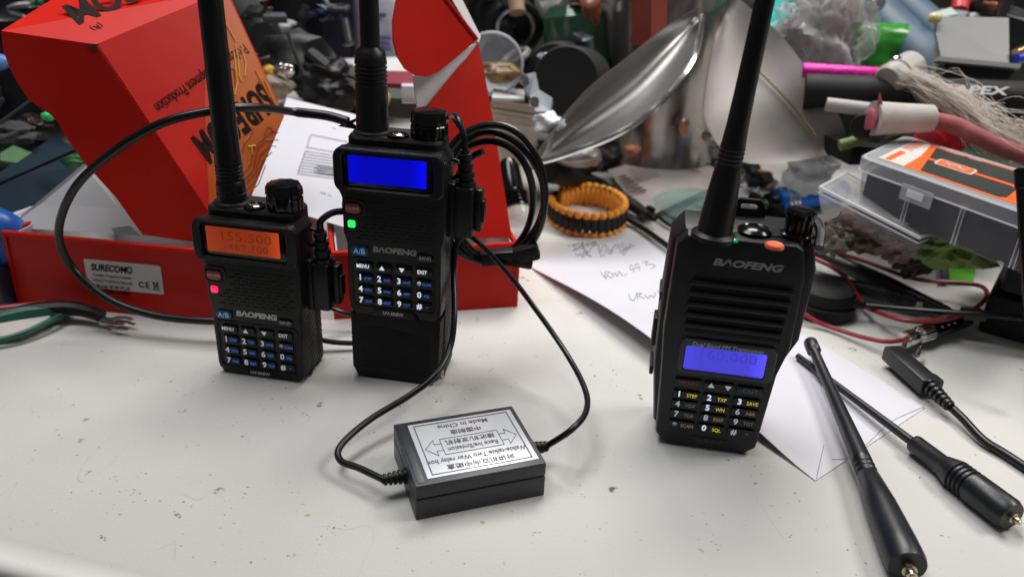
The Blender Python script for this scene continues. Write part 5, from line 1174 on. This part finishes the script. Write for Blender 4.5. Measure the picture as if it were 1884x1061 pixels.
# right background
HOLO = bpy.data.materials.new("holographic_film"); HOLO.use_nodes = True; nt = HOLO.node_tree; pb_ = nt.nodes["Principled BSDF"]
tc = nt.nodes.new("ShaderNodeTexCoord"); sp = nt.nodes.new("ShaderNodeSeparateXYZ"); rp = nt.nodes.new("ShaderNodeValToRGB"); mr = nt.nodes.new("ShaderNodeMapRange")
nt.links.new(tc.outputs["Generated"], sp.inputs[0]); nt.links.new(sp.outputs["Z"], mr.inputs[0]); nt.links.new(mr.outputs[0], rp.inputs[0]); nt.links.new(rp.outputs[0], pb_.inputs["Base Color"])
els = rp.color_ramp.elements; els[0].color = (.004, .09, .07, 1); els[0].position = .0; els[1].color = (.7, .48, .02, 1); els[1].position = 1.0
for p_, c_ in ((.22, (.01, .10, .30, 1)), (.36, (.01, .12, .40, 1)), (.42, (.60, .55, .03, 1)), (.48, (.02, .60, .45, 1)), (.60, (.02, .55, .50, 1)), (.86, (.05, .45, .42, 1)), (.92, (.35, .28, .05, 1))):
    e = els.new(p_); e.color = c_
pb_.inputs["Metallic"].default_value = .3; pb_.inputs["Roughness"].default_value = .25
bm = nb(); panel(bm, [D(1385, 60, 76), D(1400, -20, 86), D(1530, -20, 86), D(1515, 60, 78), D(1440, 110, 74)], .6); 
tag(obj("holographic_pouch", bm, HOLO), "holographic rainbow pouch behind the broad radio's antenna tip", "pouch")
L_("clear_bag", "crumpled clear plastic bag in front of the holographic pouch", "bag", 1510, 90, 74, (4.0, 2.2, 5.2), glassy("bag_film", (.75, .75, .75), .28, .15), 41, .6, 2.4, floor_=False, sub=5)
L_("grey_pack", "grey wad inside the crumpled clear bag", "packing", 1505, 80, 75, (2.8, 1.4, 3.6), mat("grey_fill", (.24, .235, .23), .5, var=.2), 42, .4, floor_=False)
L_("green_packet", "glossy green plastic packet behind the magenta tube", "packet", 1610, 95, 76, (4.2, 2, 2.3), mat("packet_green", (.035, .26, .03), .25, var=.2, vs=1), 43, .35, floor_=False)
L_("black_cloth", "black cloth mass behind green packet and grey block", "cloth", 1680, 80, 100, (26, 6, 15), mat("cloth_black", (.012, .012, .014), .7, bump=.4, bs=4, var=.3), 51, .35, 1.8)
DB = mat("slate_blue_fabric", (.05, .095, .15), .55, var=.15, vs=1)
t_ = thing("blue_pouch", "slate blue roll pouch with a white seam left of the grey block", "pouch", G(1680, 200), 0)
obj("lower_roll", tube(nb(), cr([D(1612, 30, 82), D(1650, 70, 78), D(1700, 115, 74), D(1730, 150, 72)]), 2.3, 16), DB, t_, smooth=True)
obj("upper_roll", tube(nb(), cr([D(1662, 12, 84), D(1700, 45, 81), D(1740, 80, 78)]), 1.8, 16), DB, t_, smooth=True)
obj("seam", tube(nb(), [D(1648, 18, 79), D(1720, 82, 74)], .22, 8), WHITEC, t_, smooth=True)
t_ = thing("heat_sink", "square light grey metal block with a dark underside on the black tube", "block", G(1790, 150), 0)
q = [D(1722, 30, 72), D(1856, 33, 72), D(1857, 118, 67.5), D(1728, 108, 67.5)]
GM = mat("matt_aluminium", (.19, .19, .193), .5, .2, var=.05)
bm = nb(); panel(bm, q, .5); obj("top_plate", bm, GM, t_)
bm = nb(); panel(bm, [D(1728, 104, 67), D(1880, 118, 67), D(1876, 126, 66.8), D(1722, 112, 66.8)], .5); obj("front_lip", bm, GM, t_)
bm = nb(); panel(bm, [D(1722, 60, 70), D(1732, 108, 67), D(1722, 140, 67), D(1712, 142, 67.5)], .4); obj("side_plate", bm, GM, t_)
bm = nb(); panel(bm, [D(1731, 112, 67.4), D(1872, 124, 67.4), D(1862, 150, 67), D(1722, 146, 67)], .8); obj("dark_front", bm, mat("dark_anodised", (.02, .02, .022), .5), t_)  # near-black front plate below the lip
C_y("magenta_tube", "glittery magenta tube lying under the clear bag", "tube", D(1474, 133, 68), D(1628, 143, 67), [(.75, 0), (.8, .01), (.8, .99), (.7, 1)], mat("magenta_glitter", (.55, .005, .26), .35, .3, bump=.8, bs=60, var=.3, vs=20))
t_ = thing("white_cap_roll", "white ribbed plug on the end of the hairy rope", "plug", G(1660, 180), 0)
c = D(1632, 150, 65); obj("plug_body", lathe(nb(), [(1.1, 0), (1.3, .3), (1.3, 1.2), (1.15, 1.25), (1.35, 1.4), (1.4, 3.2), (1.1, 3.6), (.1, 3.7)], c, D(1682, 122, 67) - c, 28), mat("off_white_plastic", (.38, .365, .34), .5), t_, smooth=True)
obj("metal_stud", lathe(nb(), [(.35, 0), (.35, .5), (.1, .6)], D(1648, 116, 66), (0, -.3, 1), 12), CHROME, t_, smooth=True)
t_ = thing("black_tube", "long matt black tube with white APEX lettering behind the hairy rope", "tube", G(1700, 230), 0)
a_, b_ = D(1478, 170, 67), D(1990, 192, 63)
obj("tube", lathe(nb(), [(1.5, 0), (1.55, .2), (1.6, 30)], a_, b_ - a_, 40), PLM, t_, smooth=True)
dv = (b_ - a_).normalized(); cc_ = D(1768, 160, 65); cc_ = a_ + dv * (cc_ - a_).dot(dv)
tn = (CO - cc_); tn = (tn - dv * tn.dot(dv)).normalized(); tn = (tn + Vector((0, 0, .55))).normalized(); tn = (tn - dv * tn.dot(dv)).normalized(); tv = tn.cross(dv)
text("lettering", "✱ APEX", .95, mat("white_lettering", (.6, .6, .6), .5), t_, cc_ + tn * 1.62, rot=Matrix((dv, tv, tn)).transposed(), world_space=True, xs=1.7, bold=.03, shear=.2)
rod("white_tube", "white plastic tube end left of the taped rope", "tube", [D(1520, 192, 64), D(1602, 202, 63)], .55, mat("white_tube", (.44, .42, .4), .5))
C_y("black_ferrule", "open black ferrule under the white taped rope end", "ferrule", D(1584, 232, 59), D(1612, 240, 61), [(.8, 0), (.95, .1), (.95, 1)], PL)
t_ = thing("taped_rope", "pink rope with white tape wrapped round its frayed end", "rope", G(1680, 260), 0)
PK = mat("dusty_pink_rope", (.34, .10, .10), .85, bump=1.0, bs=25, var=.2)
q0, q1 = D(1606, 218, 58.5), D(1712, 218, 59)
obj("tape", lathe(nb(), [(.9, 0), (1.15, .06), (1.05, .5), (.98, 1.0), (.8, 1.01)], q0, q1 - q0, 28) if False else tube(nb(), [q0, q0.lerp(q1, .5), q1], (1.25, 1.1, 1.0), 24), mat("cloth_tape", (.47, .44, .41), .8, bump=.5, bs=30, var=.08), t_, smooth=True)
obj("rope_core", lump(nb(), q0 + Vector((-.15, -.25, 0)), (.35, .6, .75), 3, .4), mat("raw_pink", (.45, .10, .13), .6), t_, smooth=True)
bm = nb(); panel(bm, [q0 + Vector((-.1, -.3, 1.1)), q0 + Vector((-.2, -.5, 2.0)), q0 + Vector((.3, -.5, 1.0)), q0 + Vector((.1, -.6, .3))], .1); obj("torn_tape_flap", bm, mat("raw_pink", (.45, .10, .13), .6), t_)
obj("rope", tube(nb(), cr([q1 + Vector((-.4, 0, 0)), D(1760, 232, 58.5), D(1800, 252, 57.5), D(1850, 275, 57), D(1950, 310, 56)]), .62, 16), PK, t_, smooth=True)
# hair-like fibre
bm = nb(); rnd = random.Random(4)
for i in range(420):
    k = rnd.random(); off = Vector((rnd.gauss(0, .35), rnd.gauss(0, .4), rnd.gauss(0, .55)))
    s = [D(1665, 140, 64), D(1715, 165, 62), D(1770, 195, 60.5), D(1812, 238, 59), D(1850 + 40 * k, 285 - 30 * k, 58), D(1900 + 60 * k, 300 - 20 * k, 58)]
    n0 = 0 if k < .8 else 2; n1 = rnd.choice((4, 5, 6)); pts = []
    for j in range(n0, n1):
        sp_ = .35 + .32 * j; pts.append(s[j] + off * sp_ + Vector((rnd.gauss(0, .22), rnd.gauss(0, .2), rnd.gauss(0, .3))) * (1 + .5 * j * (rnd.random() < .3)))
    if len(pts) > 1: tube(bm, cr(pts, 4), .010 + .008 * rnd.random(), 3)
for i in range(120):
    c = D(1830 + rnd.random() * 70, 232 + rnd.random() * 60, 58); r = .5 + rnd.random(); a0 = rnd.random() * 6
    tube(bm, [c + Vector((r * math.cos(a0 + a), rnd.gauss(0, .1), r * .6 * math.sin(a0 * 1.3 + a))) for a in [j * .5 for j in range(7)]], .02, 3)
o = obj("frayed_fibre", bm, mat("pale_fibre", (.66, .60, .53), .8)); tag(o, "tangle of pale frayed fibre trailing from the white plug", "fibre", kind="stuff")
rod("green_strap", "olive green strap slanting under the taped rope", "strap", [D(1545, 268, 61), D(1625, 246, 61), D(1660, 236, 62)], .45, mat("olive", (.16, .24, .06), .6))
B_x("black_case", "flat black case supporting the organiser box's far corner", "case", 1625, 272, 64, (9, 5, 1.4), PLM, 12)
C_y("red_stopper", "round red cap behind the organiser box", "cap", D(1706, 272, 60), D(1712, 262, 62), [(1.3, 0), (1.35, .5), (1.2, 1)], mat("signal_red", (.6, .02, .03), .35))
C_y("red_stopper", "smaller red cap right of the round one under the pink rope", "cap", D(1760, 258, 60), D(1766, 250, 61.5), [(.9, 0), (.95, .5), (.85, 1)], mat("signal_red", (.6, .02, .03), .35))
t_ = thing("circuit_board", "green circuit board in a green case behind the organiser box", "circuit board", G(1830, 300), 0)
q = [D(1748, 280, 62), D(1800, 256, 66), D(1960, 300, 64), D(1960, 360, 57), D(1884, 330, 58)]
bm = nb(); panel(bm, q, .5); obj("board", bm, mat("board_green", (.015, .085, .045), .35, var=.2, vs=2), t_)
nq = (q[1] - q[0]).cross(q[4] - q[0]).normalized(); nq = nq if nq.dot(q[0] - CO) < 0 else -nq
def onc(x, y, k=.1): return onplane(x, y, q[0], nq) + nq * k
bm = nb(); tube(bm, cr([onc(1750, 278), onc(1775, 266), onc(1800, 258), onc(1840, 266), onc(1890, 280)]), .3, 8); obj("case_rim", bm, mat("rim_green", (.03, .14, .07), .4), t_, smooth=True)
bm = nb(); panel(bm, [onc(1782, 272, .2), onc(1812, 262, .2), onc(1868, 278, .2), onc(1830, 296, .2)], .12); obj("chip", bm, mat("chip_grey", (.06, .07, .06), .4), t_)
bm = nb(); panel(bm, [onc(1828, 292, .3), onc(1870, 282, .3), onc(1872, 284, .3), onc(1832, 295, .3)], .1); panel(bm, [onc(1852, 303, .3), onc(1880, 296, .3), onc(1880, 299, .3), onc(1856, 306, .3)], .1); obj("light_strip", bm, mat("pale_silk", (.4, .45, .4), .5), t_)
bm = nb(); box(bm, onc(1855, 292, .3), (1.2, .8, .4)); obj("green_terminal", bm, mat("terminal_green", (.02, .25, .12), .3), t_)
# odds along the top right
rod("red_hose", "short bent red hose above the grey block", "hose", cr([D(1765, 22, 84), D(1768, 5, 85), D(1780, -8, 86), D(1800, -16, 86)]), .8, mat("hose_red", (.5, .03, .03), .45))
L_("brown_parts", "dark brown heap behind the bent red hose", "parts", 1830, 0, 92, (9, 4, 6), mat("dark_brown_mix", (.035, .025, .016), .5, bump=.6, bs=6, var=.5), 71, .5, 2.4, floor_=False)
B_x("chrome_box", "black box with a bright silver slot at the far right", "box", 1880, 75, 76, (4.5, 3, 11), mat("black_device", (.012, .015, .016), .4), -8)
B_x("silver_slot", "bright silver bar on top of the black box at the far right", "bar", 1882, 28, 72.5, (2.4, .6, .9), CHROME, -8, 0, 15)
for i, (x, y, Y, r_, nm, lb_, c_) in enumerate(((1612, 8, 80, .9, "chrome_ball", "shiny metal ball at the top centre right", (.8, .8, .8)), (1628, 0, 82, .8, "chrome_ball", "second metal ball touching the shiny one", (.7, .7, .7)), (1845, 26, 84, .7, "brass_screw", "brass screw head over the grey block", (.55, .4, .2)), (1870, 8, 84, .8, "brass_screw", "silvery screw head near the top right corner", (.6, .58, .5)))):
    L_(nm, lb_, "ball" if "ball" in nm else "screw", x, y, Y, (r_, r_, r_), mat("shiny_%d" % i, c_, .15, 1.0), i, .12, floor_=False)
rod("gold_plug", "gold jack plug pointing left at the right edge", "plug", [D(1868, 98, 68), D(1900, 84, 69)], .35, GOLD)
rod("blue_lead", "blue lead below the gold jack plug", "cable", [D(1870, 108, 67.5), D(1910, 106, 68)], .4, mat("lead_blue", (.01, .03, .45), .4))
poly("clear_slip", "pale translucent slip sticking out above the grey block", "slip", [D(1708, 26, 76), D(1750, 14, 78), D(1762, 26, 76), D(1722, 34, 74)], mat("pale_slip", (.42, .5, .46), .4), .1)
L_("yellow_bead", "yellow bead at the left corner of the grey block", "bead", 1721, 34, 71, (.55, .4, .45), mat("bead_yellow", (.7, .6, .3), .4), 3, .1, floor_=False)
C_y("brass_ring_cap", "yellow ringed cap at the top of the clear bag", "cap", D(1562, 12, 76), D(1574, 2, 78), [(.8, 0), (.85, 1)], mat("cap_gold", (.55, .38, .03), .4))
B_x("grey_folder", "dark grey folder edge above the slate blue pouch", "folder", 1650, 0, 92, (14, 3, 3), mat("folder", (.03, .033, .035), .5), -4, 0, 8)

# small loose clutter that fills the far part of the bench, each piece its own thing
shapes = [("plastic_offcut", "offcut", "blocky plastic offcut"), ("metal_fitting", "fitting", "turned fitting"), ("foil_scrap", "scrap", "crumpled scrap"), ("rubber_grommet", "grommet", "ring-shaped grommet"), ("flat_shard", "shard", "thin flat shard"), ("round_stub", "stub", "short round stub")]
tones = [("black", (.01, .01, .011)), ("charcoal", (.035, .036, .04)), ("slate", (.06, .075, .09)), ("mid grey", (.14, .14, .14)), ("pale grey", (.38, .37, .36)), ("dark brown", (.05, .03, .02)), ("tan", (.26, .18, .11)), ("dark green", (.015, .07, .03)), ("navy", (.01, .018, .06)), ("maroon", (.12, .01, .02)), ("cream", (.5, .46, .38)), ("rust", (.25, .07, .03))]
wts = [9, 7, 5, 3, 3, 3, 1, 4, 4, 1, 1, 1]
zones = [((430, -20, 640, 150), (74, 98), "among the boxes behind the red lid", 30), ((830, -20, 1105, 190), (76, 100), "in the far clutter between red lid and propeller", 40), ((1010, 235, 1340, 285), (84, 92), "under the propeller", 16),
         ((1400, -20, 1884, 160), (80, 98), "in the far clutter around the grey block", 46), ((-10, -10, 130, 320), (62, 76), "in the heap beside the red lid's dark end", 20), ((1335, 300, 1410, 335), (76, 82), "beyond the glass lens", 8)]
rnd = random.Random(11)
for (x0, y0, x1, y1), (ya, yb), where, n in zones:
    done = set()
    while len(done) < n:
        k = rnd.randrange(6); tn_ = rnd.choices(range(12), wts)[0]
        if (k, tn_) in done: continue
        done.add((k, tn_))
        c = D(rnd.uniform(x0, x1), rnd.uniform(y0, y1), rnd.uniform(ya, yb)); s = rnd.uniform(.5, 1.6)
        if c.z < .4: c = c + (CO - c) * ((.4 - c.z) / (CAMZ - c.z))
        m = mat("odd_%s_%d" % (tones[tn_][0].replace(" ", "_"), k), tones[tn_][1], (.45, .28, .35, .4, .5, .4)[k], .85 if k == 1 and tn_ in (3, 4) else 0, var=.25, vs=3)
        bm = nb(); rot = Matrix.Rotation(rnd.random() * 6, 3, 'Z') @ Matrix.Rotation(rnd.random() * 3, 3, 'X')
        if k == 0: box(bm, c, (s * 1.8, s, s * .6), rot, .12)
        elif k == 1: lathe(bm, [(s * .5, 0), (s * .6, .1), (s * .6, s), (s * .35, s * 1.05), (s * .35, s * 2)], c, rot @ Vector((0, 0, 1)), 16)
        elif k == 2: lump(bm, c, (s, s * .8, s * .5), tn_ + 3, .9, 2.5, 3)
        elif k == 3: tube(bm, [c + rot @ Vector((s * math.cos(R(a)), s * math.sin(R(a)), 0)) for a in range(0, 361, 20)], s * .28, 8)
        elif k == 4: box(bm, c, (s * 2.4, s * 1.3, s * .15), rot, .04)
        else: lathe(bm, [(s * .5, 0), (s * .55, .05), (s * .55, s * 2.2), (s * .4, s * 2.3)], c, rot @ Vector((0, 0, 1)), 14)
        o = obj(shapes[k][0], bm, m, smooth=k != 2)
        tag(o, tones[tn_][0] + " " + shapes[k][2] + " " + where, shapes[k][1])
cz = [((430, 640), "among the boxes behind the red lid"), ((830, 1100), "between red lid and propeller"), ((1420, 1700), "near the slate blue pouch"), ((1720, 1880), "around the grey block"), ((-20, 120), "in the heap beside the red lid's dark end")]
for zr, where in cz:
    for nm_, tn_ in (("black", (.007, .007, .008)), ("dark grey", (.04, .04, .042)), ("dark blue", (.008, .015, .05)), ("brown", (.06, .035, .02))):
        yy = rnd.uniform(0, 150); Yd = rnd.uniform(84, 96) if zr[0] > 1300 else rnd.uniform(68, 92); x = rnd.uniform(*zr)
        pts = [D(x + rnd.uniform(-70, 70) * j / 2, yy + rnd.uniform(-30, 45) * j / 2, Yd + rnd.uniform(-3, 3)) for j in range(5)]
        for p_ in pts: p_.z = max(p_.z, .3)
        o = obj("loose_cable", tube(nb(), cr(pts, 8), rnd.uniform(.12, .3), 8), mat("jacket_" + nm_.replace(" ", "_"), tn_, .4, var=.1), smooth=True); tag(o, nm_ + " loose cable snaking " + where, "cable")
